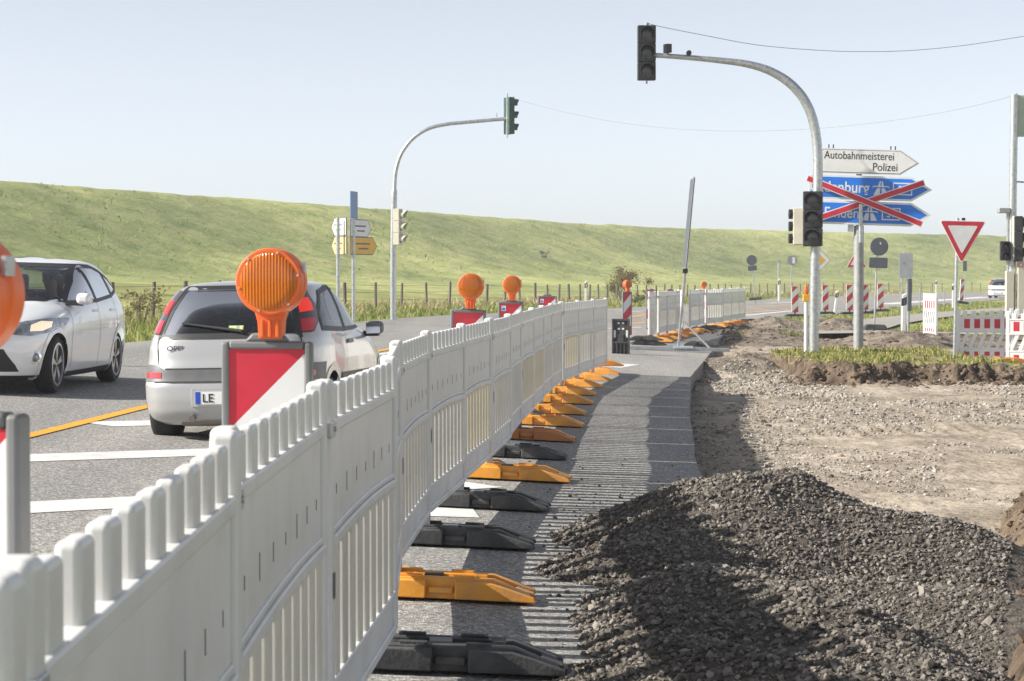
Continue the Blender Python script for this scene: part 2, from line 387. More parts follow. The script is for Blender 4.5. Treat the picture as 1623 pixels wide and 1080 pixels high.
# markings
def strip(name, pts, w, m, dz=.004, step=.35):
    pts = [Vector((p[0], p[1])) for p in pts]; P = []
    for a, b in zip(pts, pts[1:]):
        n = max(1, int((b-a).length/step)); P += [a.lerp(b, i/n) for i in range(n)]
    P.append(pts[-1]); V = []
    for i, p in enumerate(P):
        t = (P[min(i+1, len(P)-1)]-P[max(i-1, 0)]).normalized(); nn = Vector((-t.y, t.x))
        for s in (-1, -.33, .33, 1):
            q = p+nn*s*w/2; V.append((q.x, q.y, float(zr(q.x, q.y))+dz))
    return struct(np_mesh(name, V, grid_faces(len(P), 4, True), m))
yl = [gp(x, y) for x, y in ((-140, 735), (-40, 712), (45, 692), (150, 666), (230, 646), (330, 620), (600, 557), (700, 540))]
strip('yellow_road_line', yl, .14, M['line_yellow'], .008)
# white hatching: slanted bars between the yellow line and the fence
YX = np.array([p.x for p in yl]); YY = np.array([p.y for p in yl])
for c, xe in ((16.4, -.25), (20.3, .1), (24.1, .35), (28.0, .6), (12.3, -1.0)):
    x0 = -.4; best = None
    for x in np.arange(-6, .3, .05):
        if np.interp(x+c, YY, YX) < x: best = x if best is None else best
    x0 = best if best is not None else -2
    if c == 12.3: x0 = -3.4
    a = Vector((x0+.12, x0+.12+c)); b = Vector((min(xe, Fx(xe+c)+.25), min(xe, Fx(xe+c)+.25)+c))
    strip('white_hatch_bar', [a, b], .52, M['line_white'])
strip('white_hatch_bar', [(-.72, 14.2), (-.24, 14.25)], .62, M['line_white'])
strip('white_hatch_bar', [gp(958, 582)[:2], gp(988, 577)[:2]], .6, M['line_white'])
for a, b, w, mm in (((1000, 503), (1024, 499.5), .2, 'y'), ((1000, 513.5), (1024, 511.5), .2, 'y'), ((1172, 488.5), (1262, 483), .22, 'y'), ((1172, 496.5), (1252, 491), .22, 'y'), ((1172, 501), (1256, 493), .3, 'w'),
                    ((1262, 481), (1420, 473.5), .2, 'y'), ((1215, 481), (1262, 479), .5, 'w'), ((1400, 482.5), (1566, 471), 1.3, 'w'), ((960, 521), (1015, 519), .18, 'w'), ((1000, 494), (1024, 493), .2, 'w'), ((592, 563.5), (640, 556), .16, 'w')):
    strip('yellow_road_line' if mm == 'y' else 'white_road_line', [gp(*a)[:2], gp(*b)[:2]], w, M['line_yellow'] if mm == 'y' else M['line_white'], .006 if mm == 'y' else .004, 1.)

# old tar seams in the asphalt
yy_ = np.arange(4, 62, .5)
struct(strip('tar_seam', [(float(XL(31))+.2+i*.25, 31+.35*float(fbm(i*.5, 7.7, 3))) for i in range(26)], .05, M['dark_slit'], .0025))
struct(strip('tar_seam', [(float(XL(52))+.2+i*.25, 52+.4*float(fbm(i*.5, 3.7, 3))) for i in range(20)], .09, M['dark_slit'], .0025))
# dike
t = np.concatenate([[0], np.cumsum(np.hypot(np.diff(CX), np.diff(CY)))])
tt = np.arange(0, t[-1], 1.6); cx = np.interp(tt, t, CX); cy = np.interp(tt, t, CY)
k = np.ones(41)/41; pad = lambda a: np.convolve(np.pad(a, 20, 'edge'), k, 'valid')
cx, cy = pad(cx), pad(cy); tx = np.gradient(cx); ty = np.gradient(cy); ln = np.hypot(tx, ty); nx, ny = ty/ln, -tx/ln
of = np.array([-34, -20, -10, -5, -3, -1.8, -1, -.3, .4, 1.2, 2]+list(np.arange(2.8, 24, .8))+[24.5, 26, 28, 31, 35, 40, 46, 52])
zp = np.interp(of, [-34, -3, -1.5, 0, 1.5, 4, 10, 16, 22, 26, 31, 40, 52], [-.5, 8.35, 8.6, 8.62, 8.45, 7.75, 5.55, 3.35, 1.75, 1.25, .85, .1, -1.5])
X = cx[:, None]+nx[:, None]*of; Y = cy[:, None]+ny[:, None]*of
Z = zp[None, :]+(.08+.34*fbm(X*.55, Y*.22, 5, .6)+.25*fbm(X*.06, Y*.05, 3))*np.where(np.abs(of) > 45, 0, 1)
struct(np_mesh('dike', np.stack([X, Y, Z], -1).reshape(-1, 3), grid_faces(len(tt), len(of), True), M['dike'], smooth=True))

# excavated dirt beside the sawn pavement edge
def xbank(y): return 2.4+(y-10.8)*.235+.14*fbm(y*1.3, 9.1, 3)
def dirt_z(x, y):
    x = np.asarray(x, float); y = np.asarray(y, float)
    b = np.interp(y, [0, 14, 22, 30, 38, 42, 48, 58, 64, 70], [-.34, -.40, -.41, -.38, -.34, -.31, -.22, -.12, -.04, -.1])
    z = b+.09*fbm(x*.35, y*.2, 3)+.075*fbm(x*1.4, y*.7, 4)+.06*fbm(x*6, y*4, 3)
    for mx_, my, sx, sy, h in ((8.0, 66, 1.2, 1.6, .42), (9.3, 62.5, 1.0, 1.6, .38), (9.9, 55.5, 1.3, 1.5, .36), (4.75, 44, .55, 1.3, .36), (4.0, 43, .6, 1.6, .18), (11.6, 57, 1.1, 1.4, .2), (6.9, 61, .9, 1.5, .22), (3.3, 37, .45, 1.5, .1), (5.5, 46.5, .6, 1.5, .2)):
        z = z+h*np.exp(-((x-mx_)/sx)**2-((y-my)/sy)**2)*(1+.9*fbm(x*2.3, y*1.6, 4, .6))
    # wheel ruts and track marks
    rut = np.exp(-((y-(27.5+.12*(x-4)))/.9)**2)*(.5+.5*np.sin(x*24))*.05*sstep(3.2, 4, x)*(1-sstep(6, 6.8, x))
    rut2 = np.exp(-((y-(31+.2*(x-6)))/.6)**2)*.05*sstep(4.5, 6, x)*(1-sstep(8, 9, x))
    return z-rut+rut2-1.5*sstep(66.5, 70.5, y)-1.2*sstep(17, 19.5, x-XR(y)*0)*(y > 58)
ysd = np.concatenate([np.arange(4, 24, .09), np.arange(24, 48, .16), np.arange(48, 71, .25)])
nx_ = 210; rows = []
for y in ysd:
    xs = XR(y)-.02+np.linspace(0, 1, nx_)**1.35*18
    rows.append(np.stack([xs, np.full(nx_, y), dirt_z(xs, y)], -1))
Vd = np.array(rows).reshape(-1, 3); Fd = grid_faces(len(rows), nx_); cd = Vd[Fd].mean(1); nz_ = fbm(cd[:, 0]*1.1, cd[:, 1]*.6, 4)
M['mound_soil'] = mat('grey_brown_mound_soil', (.15, .122, .095), .95, 0, .3, 2.2, .07, 9, spec=.1, detail=12, c2=(.30, .255, .205))
md_ = ((cd[:, 2] > -.16+.12*nz_) & (cd[:, 1] > 50)) | ((cd[:, 2] > -.24+.1*nz_) & (cd[:, 1] > 36) & (cd[:, 1] < 50))
struct(np_mesh('dirt_ground', Vd, Fd, [M['dirt'], M['mound_soil']], md_.astype(int), smooth=True))

def soil_mesh(name, x0, x1, y0, y1, st, hf, mats, split):
    xs = np.arange(x0, x1, st); yy = np.arange(y0, y1, st); Xg, Yg = np.meshgrid(xs, yy); Zg = hf(Xg, Yg)
    F_ = grid_faces(len(yy), len(xs)); V = np.stack([Xg, Yg, Zg], -1).reshape(-1, 3)
    zc = V[F_][:, :, 2].mean(1); zrng = np.ptp(V[F_][:, :, 2], axis=1)
    return struct(np_mesh(name, V, F_, mats, np.where((zc < split[0]) | (zrng > split[1]), 1, 0), smooth=True))
M['island_turf'] = mat('patchy_turf', (.15, .125, .07), .95, 0, .2, 3, .05, 12, c2=(.30, .29, .11), spec=.1)
def island_z(x, y):
    e = np.minimum(np.minimum((x-5.5)*1., 9.1-x), np.minimum((y-39.5)*.55, 47-y))
    e = e+.75*fbm(x*1.6, y*.9, 4, .65)+.16*fbm(x*7, y*4, 2)
    top = .02+.16*fbm(x*1.5, y*.8, 4, .6)+.10*np.exp(-((x-7.4)/.35)**2-((y-40.3)/.7)**2)
    top = top-.36*sstep(-.02, .14, fbm(x*.9+7, y*.25, 3))*(1-sstep(40.6, 42.5, y))
    return top-(.52+.3*fbm(x*5, y*3, 3))*(1-sstep(-.30, .04, e))
soil_mesh('grass_island', 4.6, 10.2, 38.3, 48, .055, island_z, [M['island_turf'], M['soil']], (-.09, .05))
def bank_z(x, y):
    e = x-xbank(y)+.12*fbm(x*4, y*4, 3); f = 1-sstep(17, 18.3, y)
    return dirt_z(x, y)-.03+f*sstep(-.02, .22, e)*(.30+.1*fbm(x*3, y*3, 3))-.15*(1-f*sstep(-.3, 0, e))
soil_mesh('soil_bank', 1.2, 7, 6.5, 19, .05, bank_z, [M['soil'], M['soil']], (-9, 9))

# curved grey footpath on the far right and its small branch
def ground_strip(name, pts, w, z, m):
    V = []
    pts = [Vector(p) for p in pts]; P = []
    for i in range(len(pts)-1):
        for k in range(8): P.append(pts[i].lerp(pts[i+1], k/8))
    P.append(pts[-1])
    for i, p in enumerate(P):
        tn = (P[min(i+1, len(P)-1)]-P[max(i-1, 0)]).normalized(); nn = Vector((-tn.y, tn.x))
        for s in (-1, 0, 1): q = p+nn*s*w/2; V.append((q.x, q.y, z+.02*(1-s*s)))
    return struct(np_mesh(name, V, grid_faces(len(P), 3, True), m))
ground_strip('footpath', [(9.1, 58), (9.9, 64), (11.6, 71), (14.3, 80), (18.4, 92), (24.5, 107), (32, 125)], 2.2, .075, M['path'])
ground_strip('footpath', [(10.2, 60.5), (12.2, 58.5), (15.5, 57), (21, 55.5)], 1.7, .08, M['path'])

# ------------------------------------------------------------------ gravel heap and stones
_ph = (1+5**.5)/2
ICO = np.array([(-1,_ph,0),(1,_ph,0),(-1,-_ph,0),(1,-_ph,0),(0,-1,_ph),(0,1,_ph),(0,-1,-_ph),(0,1,-_ph),(_ph,0,-1),(_ph,0,1),(-_ph,0,-1),(-_ph,0,1)])/math.hypot(1,_ph)
ICF = np.array([(0,11,5),(0,5,1),(0,1,7),(0,7,10),(0,10,11),(1,5,9),(5,11,4),(11,10,2),(10,7,6),(7,1,8),(3,9,4),(3,4,2),(3,2,6),(3,6,8),(3,8,9),(4,9,5),(2,4,11),(6,2,10),(8,6,7),(9,8,1)])
def stones(name, P, size, m, flat=.7, rough=.32):
    n = len(P)
    V = ICO[None]*(1+rough*(nrs.rand(n, 12, 1)-.5)*2)
    V = V*(np.array([1, 1, flat])*(.7+.6*nrs.rand(n, 1, 3)))
    ang = nrs.rand(n)*6.283; c, s = np.cos(ang), np.sin(ang)
    x = V[..., 0]*c[:, None]-V[..., 1]*s[:, None]; y = V[..., 0]*s[:, None]+V[..., 1]*c[:, None]; z = V[..., 2]
    tl = (nrs.rand(n)-.5)*1.4; c, s = np.cos(tl)[:, None], np.sin(tl)[:, None]
    x, z = x*c-z*s, x*s+z*c
    V = np.stack([x, y, z], -1)*size[:, None, None]+P[:, None, :]
    F_ = (ICF[None]+12*np.arange(n)[:, None, None]).reshape(-1, 3)
    return np_mesh(name, V.reshape(-1, 3), F_, m)
def seg_d(x, y, a, b):
    dx, dy = b[0]-a[0], b[1]-a[1]; t_ = np.clip(((x-a[0])*dx+(y-a[1])*dy)/(dx*dx+dy*dy), 0, 1)
    return np.hypot(x-a[0]-t_*dx, y-a[1]-t_*dy), t_
def heap_z(x, y):
    base = np.where(x < XR(y), zr(x, y)-.02, dirt_z(x, y)-.03)
    z = base-.05
    up = .0; x = x-.20*(1-sstep(1.2, 2.4, x))
    for a, b, h0, h1, sl in (((.92, 13.1), (2.5, 12.6), .30, .13, .42), ((1.15, 12.9), (1.6, 13.2), .36, .34, .42), ((.78, 9.9), (1.15, 9.2), .20, .17, .40), ((1.1, 9.3), (1.5, 8.2), .14, .02, .38),
                            ((.45, 8.4), (1.0, 7.8), .13, .13, .4), ((.45, 11.6), (.95, 12.6), .10, .14, .33), ((.55, 9.2), (.7, 10.6), .10, .12, .36), ((1.6, 11.2), (2.5, 10.4), -.02, -.02, .3)):
        d, t_ = seg_d(x, y, a, b); pk = up+h0+(h1-h0)*t_
        z = np.maximum(z, np.minimum(pk, pk+.035-sl*d)-.02*np.exp(-(d/.25)**2)*0)
    return z+.06*fbm(x*2.6, y*2.6, 4, .6)+.025*fbm(x*11, y*11, 2)
M['gravel_bed'] = mat('gravel_fines', (.085, .075, .065), .95, 0, .35, 20, .02, 60, spec=.1, c2=(.16, .143, .124))
M['gravel'] = island_mat('crushed_asphalt_stones', [(.070, .062, .054), (.128, .114, .099), (.172, .155, .136), (.28, .255, .225)], .9)
M['pebble'] = island_mat('dirt_pebbles', [(.15, .13, .105), (.27, .245, .21), (.36, .33, .29), (.45, .42, .38)], .9)
M['clod'] = island_mat('soil_clods', [(.06, .043, .032), (.13, .098, .072), (.20, .155, .115)], .95)
xs = np.arange(-.35, 3.6, .04); yy = np.arange(6.4, 15, .04); Xg, Yg = np.meshgrid(xs, yy); Zg = heap_z(Xg, Yg)
heap = np_mesh('gravel_heap', np.stack([Xg, Yg, Zg], -1).reshape(-1, 3), grid_faces(len(yy), len(xs)), M['gravel_bed'], smooth=True)
heap['kind'] = 'stuff'; heap['label'] = 'heap of dark crushed gravel on the pavement edge in the foreground'
n = 125000; px_ = nrs.rand(n)*3.9-.33; py_ = 6.6+nrs.rand(n)*8.2
hz = heap_z(px_, py_); bz = np.where(px_ < XR(py_), zr(px_, py_), dirt_z(px_, py_)); th = hz-bz
keep = (th > -.02+.05*fbm(px_*3, py_*3, 2)) & (px_ < xbank(py_)+.1)
px_, py_, hz = px_[keep], py_[keep], hz[keep]
sz = .0035+.0135*nrs.rand(len(px_))**2.8; big = nrs.rand(len(px_)) > .988; sz[big] *= 1.8
st = stones('gravel_stones', np.stack([px_, py_, hz+sz*.35], -1), sz, M['gravel'], .75, .42); st['kind'] = 'stuff'; st['label'] = 'loose crushed stones covering the gravel heap'
# loose stones strewn over the pavement by the heap
n = 9000; px_ = -.1+nrs.rand(n)*1.5; py_ = 7.2+nrs.rand(n)*12; w = np.exp(-((py_-11)/3.6)**2)*sstep(-.1, .75, px_)**1.4
keep = nrs.rand(n) < w*.8; px_, py_ = px_[keep], py_[keep]; sz = .004+.012*nrs.rand(len(px_))**2
st = stones('loose_stones', np.stack([px_, py_, zr(px_, py_)+sz*.4], -1), sz, M['gravel']); st['kind'] = 'stuff'
# pebbles and clods on the dirt
n = 70000; py_ = 15+32*nrs.rand(n)**1.2; px_ = XR(py_)+.02+nrs.rand(n)*9.5*np.clip(py_/30, .45, 1.2)
sz = (.005+.019*nrs.rand(n)**5)*np.clip(py_/22, .8, 1.8)
keep = fbm(px_*.8, py_*.5, 3) > -.12*nrs.rand(n); px_, py_, sz = px_[keep], py_[keep], sz[keep]
st = stones('dirt_pebbles', np.stack([px_, py_, dirt_z(px_, py_)+sz*.25], -1), sz, M['pebble']); st['kind'] = 'stuff'
n = 900; py_ = 17+24*nrs.rand(n); px_ = XR(py_)+.1+nrs.rand(n)*7; kp = (fbm(px_*.9, py_*.5, 3) > .1); px_, py_ = px_[kp], py_[kp]; sz = .02+.05*nrs.rand(len(px_))**3
st = stones('dark_lumps', np.stack([px_, py_, dirt_z(px_, py_)], -1), sz, M['gravel']); st['kind'] = 'stuff'
n = 2900; py_ = np.concatenate([39.4+nrs.randn(1800)*.55, 60+nrs.randn(n-1800)*4.5]); px_ = np.concatenate([5.0+4.5*nrs.rand(1800), 5.5+6.5*nrs.rand(n-1800)])
sz = .018+.06*nrs.rand(n)**3; zz = np.maximum(dirt_z(px_, py_), np.where((px_ > 4.7) & (px_ < 10.1) & (py_ > 38.4) & (py_ < 47.9), island_z(px_, py_), -9))
k2 = (zz < -.04) | (py_ > 50); st = stones('soil_clods', np.stack([px_, py_, zz], -1)[k2], sz[k2], M['clod']); st['kind'] = 'stuff'
n = 1500; py_ = 7.5+nrs.rand(n)*10; px_ = xbank(py_)+nrs.rand(n)**2*.9-.05; sz = .01+.03*nrs.rand(n)**3
st = stones('soil_clods', np.stack([px_, py_, bank_z(px_, py_)], -1), sz, M['clod']); st['kind'] = 'stuff'

# ------------------------------------------------------------------ grass blades
def blades(name, P, h, w, m, lean=.35):
    n = len(P); a = nrs.rand(n)*6.283; l = lean*(.3+nrs.rand(n)); d = nrs.rand(n)*6.283
    ux, uy = np.cos(a)*w, np.sin(a)*w; lx, ly = np.cos(d)*l*h, np.sin(d)*l*h; z = np.zeros(n)
    b0 = P+np.stack([-ux, -uy, z], -1); b1 = P+np.stack([ux, uy, z], -1)
    m0 = P+np.stack([-ux*.7+lx*.35, -uy*.7+ly*.35, h*.55], -1); m1 = P+np.stack([ux*.7+lx*.35, uy*.7+ly*.35, h*.55], -1)
    tp = P+np.stack([lx, ly, h*(1-.3*l)], -1)
    V = np.stack([b0, b1, m1, m0, tp], 1).reshape(-1, 3); o = 5*np.arange(n)[:, None, None]
    F_ = (np.array([(0, 1, 2), (0, 2, 3), (3, 2, 4)])[None]+o).reshape(-1, 3)
    ob = np_mesh(name, V, F_, m); ob['kind'] = 'stuff'; return ob
M['blade_green'] = island_mat('verge_grass_blades', [(.12, .17, .035), (.21, .26, .06), (.30, .32, .10), (.42, .38, .18)], .8, .3)
M['blade_straw'] = island_mat('dry_straw_blades', [(.20, .18, .07), (.40, .33, .17), (.54, .46, .27), (.62, .54, .35)], .85, .25)
M['blade_island'] = island_mat('island_grass_blades', [(.10, .14, .025), (.22, .25, .06), (.34, .33, .10), (.46, .39, .19)], .8, .3)
def scatter_left(n, y0, y1, d0, d1, pw=1.6):
    y = y0+(y1-y0)*nrs.rand(n)**pw; d = d0+(d1-d0)*nrs.rand(n); x = XL(y)-d
    return x, y, d
x, y, d = scatter_left(46000, 26, 190, .05, 9); kp = fbm(x*.9, y*.5, 3) > -.25; x, y, d = x[kp], y[kp], d[kp]
blades('verge_grass', np.stack([x, y, zleft(x, y)], -1), (.06+.16*nrs.rand(len(x)))*(1+sstep(1, 3, d)), .008+.00022*y, M['blade_green'], .6)
x, y, d = scatter_left(60000, 30, 230, 2.2, 8.5); kp = nrs.rand(len(x)) < np.clip(.32+3.4*fbm(x*.9, y*.5, 4, .6), .03, .8)*sstep(2., 3.8, d); x, y = x[kp], y[kp]
blades('dry_tall_grass', np.stack([x, y, zleft(x, y)-.02], -1), (.14+.40*nrs.rand(len(x))**1.3)*(.6+1.3*np.clip(fbm(x*.8, y*.5, 3)+.3, 0, 1)), .006+.0002*y, M['blade_straw'], .55)
n = 6500; x = 5+5*nrs.rand(n); y = 39.3+7.6*nrs.rand(n)**1.3; z = island_z(x, y); kp = (z > -.07) & (fbm(x*2, y*1.5, 3) > -.09+.2*(nrs.rand(n)-.5)); x, y, z = x[kp], y[kp], z[kp]
blades('island_grass', np.stack([x, y, z-.01], -1), .04+.12*nrs.rand(len(x))**1.7, .012+.006*nrs.rand(len(x)), M['blade_island'], .8)
n = 500; y = 11+7*nrs.rand(n); x = xbank(y)+.1+.7*nrs.rand(n); kp = fbm(x*3, y*2, 2) > .08; x, y = x[kp], y[kp]
blades('bank_grass', np.stack([x, y, bank_z(x, y)-.01], -1), .05+.1*nrs.rand(len(x)), np.full(len(x), .004), M['blade_island'], .8)
n = 20000; y = 60+90*nrs.rand(n)**1.6; x = XR(y)+.3+nrs.rand(n)*11; px1 = np.interp(y, [58, 64, 71, 80, 92, 107, 125], [9.1, 9.9, 11.6, 14.3, 18.4, 24.5, 32]); kp = (np.abs(x-px1) > 1.35) & ~((np.abs(y-57-1.5*np.exp(-(x-10)**2/8)) < 2.2) & (x > 9)); x, y = x[kp], y[kp]; n = len(x)
blades('roadside_grass', np.stack([x, y, np.full(n, -.03)+.08*sstep(62, 100, y)], -1), .05+.12*nrs.rand(n), np.full(n, .02), M['blade_green'], .7)
n = 32000   # tussocks over the dike face
i = nrs.randint(60, len(tt)-160, n); o_ = 1+24*nrs.rand(n); x = cx[i]+nx[i]*o_+nrs.randn(n)*.5; y = cy[i]+ny[i]*o_+nrs.randn(n)*.5
kp = fbm(x*.25, y*.12, 4) > .03; x, y, o_ = x[kp], y[kp], o_[kp]
z = np.interp(o_, of, zp)-.12
M['blade_dike'] = island_mat('dike_tussocks', [(.12, .18, .05), (.20, .27, .08), (.28, .33, .11), (.36, .38, .15)], .9, .25)
blades('dike_grass', np.stack([x, y, z], -1), .18+.22*nrs.rand(len(x)), .03+.05*nrs.rand(len(x)), M['blade_dike'], .9)
# ------------------------------------------------------------------ white safety fence panels
PL = 2.015
def arc_z(u): return .675+.018*(1-(2*u-1)**2)
def make_panel():
    root = thing('fence_panel', 'x', 'fence panel')
    a, b = .085, PL-.085; f = MB()
    n = 14; us = [i/n for i in range(n+1)]
    f.prism([(a+(b-a)*u, arc_z(u)+.03) for u in us]+[(b, 1.04), (a, 1.04)], -.014, .014)
    f.prism([(a+(b-a)*u, arc_z(u)+.052) for u in us]+[(a+(b-a)*u, arc_z(u)+.03) for u in us[::-1]], -.022, .022)
    f.prism([(a+(b-a)*u, arc_z(u)+.03) for u in us]+[(a+(b-a)*u, arc_z(u)-.004) for u in us[::-1]], -.030, .030)
    f.box(a, b, -.014, .014, .118, .25); f.box(a, b, -.028, .028, .10, .135); f.box(a, b, -.028, .028, .235, .268)
    f.box(a, b, -.027, .027, 1.02, 1.058)
    f.build('frame', M['white_plastic'], root, bevel=.007)
    for x0, x1 in ((0, .085), (PL-.085, PL)):
        q = MB(); q.box(x0+.002, x1-.002, -.028, .028, .10, 1.182); q.build('post', M['white_plastic'], root, bevel=.016, seg=3)
    pitch = (b-a)/9; qm = sm = vm = None
    def link(name, me_src, x, mods):
        o = me_src.copy(); col.objects.link(o); o.parent = root; o.location.x = x; return o
    for i in range(9):
        cxx = a+pitch*(i+.5)
        if qm is None:
            q = MB(); q.box(-.05, .05, -.0175, .0175, 1.04, 1.162); qm = q.build('picket', M['white_plastic'], root, bevel=.012, seg=3); qm.location.x = cxx
        else: link('picket', qm, cxx, 0)
    for i in range(9):
        u = (i+.5)/9; s = MB(); s.box(-.046, .046, -.024, .024, .26, arc_z(u)+.005)
        o = s.build('slat', M['slat_plastic'], root, bevel=.009, seg=2); o.location.x = a+(b-a)*u
    for i in range(7):
        h = .016+.008*((i*5) % 3); s = MB(); s.box(-.0014, .0014, -.0155, .0155, .835-h, .835+h)
        o = s.build('vent_slit', M['dark_slit'], root); o.location.x = a+(b-a)*(i+.5)/7
    s = MB(); s.box(.015, .055, -.022, .022, .03, .105); s.build('foot_peg', M['grey_rubber'], root)
    s = MB(); s.box(-.055, .065, -.034, .034, 1.01, 1.055); s.lathe([(.009, -.040), (.009, .040)], 8, 'y', Tm((.03, 0, 1.033)))
    s.build('clamp', M['galv'], root, bevel=.003)
    s = MB(); s.box(.022, .052, -.0325, -.0315, .52, .60); s.build('date_stamp', M['grey_trim'], root)
    return root
def curve_pts(y0, n, d=2.06):
    """points spaced evenly along the fence line"""
    P = [Vector((float(Fx(y0)), y0))]; y = y0
    while len(P) < n:
        y += .004
        q = Vector((float(Fx(y)), y))
        if (q-P[-1]).length >= d: P.append(q)
    return P
run1 = curve_pts(.2, 18); run2 = curve_pts(53.0, 13)
ORD = ['first', 'second', 'third', 'fourth', 'fifth', 'sixth', 'seventh', 'eighth', 'ninth', 'tenth', 'eleventh', 'twelfth', 'thirteenth', 'fourteenth', 'fifteenth', 'sixteenth', 'seventeenth', 'eighteenth']
panel0 = make_panel(); panel0.scale = (1, 1, .985); first = True
def place_panel(p, q, label, group, dz=0, jit=0):
    global first
    d = q-p; rz = math.atan2(d.y, d.x)+jit; z = float(zr(p.x, p.y))+dz+.07
    if first:
        first = False; panel0.location = (p.x, p.y, z); panel0.rotation_euler = (0, 0, rz); panel0['label'] = label; panel0['group'] = group; return panel0
    return dup(panel0, (p.x, p.y, z), rz, label, group)
for i in range(17):
    lab = ('white plastic fence panel nearest the camera, cut off by the left picture edge' if i == 0 else
           f'white plastic fence panel, {ORD[i]} of the long near row counted from the camera')
    o = place_panel(run1[i], run1[i+1], lab, 'white fence panels of the long near row', 0, (rnd.random()-.5)*.022)
    if i in (7, 10, 11, 14):
        for ch in o.children:
            if ch.name.startswith('slat') or (i == 11 and ch.name.startswith('frame') and False): ch.material_slots[0].link = 'OBJECT'; ch.material_slots[0].material = M['slat_yellow']
for i in range(12):
    place_panel(run2[i], run2[i+1], f'white plastic fence panel, {ORD[i]} of the short far row beyond the leaning sign pole', 'white fence panels of the short far row', 0, (rnd.random()-.5)*.09 if i not in (4, 7) else (.16 if i == 4 else -.14))

# ------------------------------------------------------------------ rubber base plates
def make_base(m):
    root = thing('base_plate', 'x', 'base plate')
    b = MB()
    prof = [(-.32, 0), (-.32, .03), (-.20, .100), (.29, .100), (.47, .034), (.475, 0)]
    b.prism(prof, -.135, -.05); b.prism(prof, .05, .135)
    b.prism([(-.30, 0), (-.30, .03), (-.19, .088), (.27, .088), (.33, .060), (.33, 0)], -.052, .052)
    b.prism([(.33, 0), (.33, .022), (.40, .018), (.40, 0)], -.052, .052)
    b.prism([(.40, 0), (.40, .058), (.49, .030), (.49, 0)], -.052, .052)
    for s in (-1, 1):
        y0, y1 = (-.18, -.132) if s < 0 else (.132, .18)
        b.prism([(-.32, .006), (-.32, .035), (-.21, .092), (-.03, .092), (-.03, .006)], y0, y1)
        b.prism([(.11, .006), (.11, .092), (.28, .092), (.36, .07), (.49, .028), (.50, .006)], y0, y1)
        b.box(-.02, .10, min(s*.133, s*.158), max(s*.133, s*.158), .03, .06)
    b.build('plate_body', m, root, bevel=.007)
    for x0, x1, y0, y1 in ((-.16, -.05, -.125, -.085), (.10, .20, -.125, -.09), (-.17, -.06, .085, .125), (.08, .19, .085, .125), (.20, .26, -.04, .04)):
        r = MB(); r.box(x0, x1, y0, y1, .095, .112); r.build('raised_rib', m, root, bevel=.003)
    k = MB(); k.box(-.045, .045, -.05, .05, .085, .104); k.build('post_socket', M['dark_slit'] if m is not M['black_rubber'] else M['grey_rubber'], root, bevel=.003)
    return root
bases = {k: make_base(m) for k, m in (('black', M['black_rubber']), ('orange', M['orange_base']), ('faded orange', M['brown_base']))}
used = set()
def place_base(kind, loc, rz, label, group, rx=0, ry=0):
    if kind not in used:
        used.add(kind); o = bases[kind]; o.location = loc; o.rotation_euler = (rx, ry, rz); o['label'] = label; o['group'] = group; return o
    return dup(bases[kind], loc, rz, label, group, rx, ry)
kinds1 = ['black', 'black', 'black', 'orange', 'black', 'orange', 'black', 'black', 'orange', 'black', 'faded orange', 'orange', 'orange', 'orange', 'orange', 'orange', 'orange', 'orange']
seen = {}
for i, p in enumerate(run1):
    if i < 3: continue
    k = kinds1[i]; seen[k] = seen.get(k, 0)+1
    lab = {('black', 1): 'big black rubber base plate nearest the camera under the fence', ('orange', 1): 'orange base plate nearest the camera, hidden under the fence foot'}.get((k, seen[k]))
    if i == 3: continue
    lab = {4: 'dusty black rubber base plate at the picture bottom, nearest one under the fence', 5: 'large orange base plate beside the gravel, nearest orange one under the fence',
           6: 'black base plate just beyond the nearest orange one under the fence', 7: 'black base plate, second beyond the nearest orange one, beside the heap top',
           8: 'orange base plate lying alone between two black ones under the fence', 9: 'black base plate just before the long run of orange ones',
           10: 'faded reddish orange base plate opening the run of orange ones'}.get(i, f'orange base plate in the mid distance, {ORD[i-11]} one beyond the faded reddish one')
    d = (run1[min(i+1, 17)]-run1[i-1]); rz = math.atan2(d.y, d.x)-math.pi/2
    place_base(k, (p.x+{4: .20, 5: .18, 6: .14, 7: .11, 8: .13, 14: -.04, 15: -.13, 16: -.22, 17: -.28}.get(i, .04+.02*((i*7) % 3-1)), p.y+(.10 if i == 4 else -.03), float(zr(p.x, p.y))+.004), rz+(rnd.random()-.5)*.07, lab, 'base plates under the long near fence', ry=.045)
kinds2 = ['orange', 'orange', 'faded orange', 'orange', 'faded orange', 'orange', 'black', 'black', 'orange', 'faded orange', 'orange', 'faded orange', 'black']
for i, p in enumerate(run2):
    d = (run2[min(i+1, 12)]-run2[max(i-1, 0)]); rz = math.atan2(d.y, d.x)-math.pi/2
    place_base(kinds2[i], (p.x+.1, p.y-.05, float(zr(p.x, p.y))+.004), rz+(rnd.random()-.5)*.3, f'{kinds2[i]} base plate under the far fence row, {ORD[i]} from its near end', 'base plates under the short far fence')
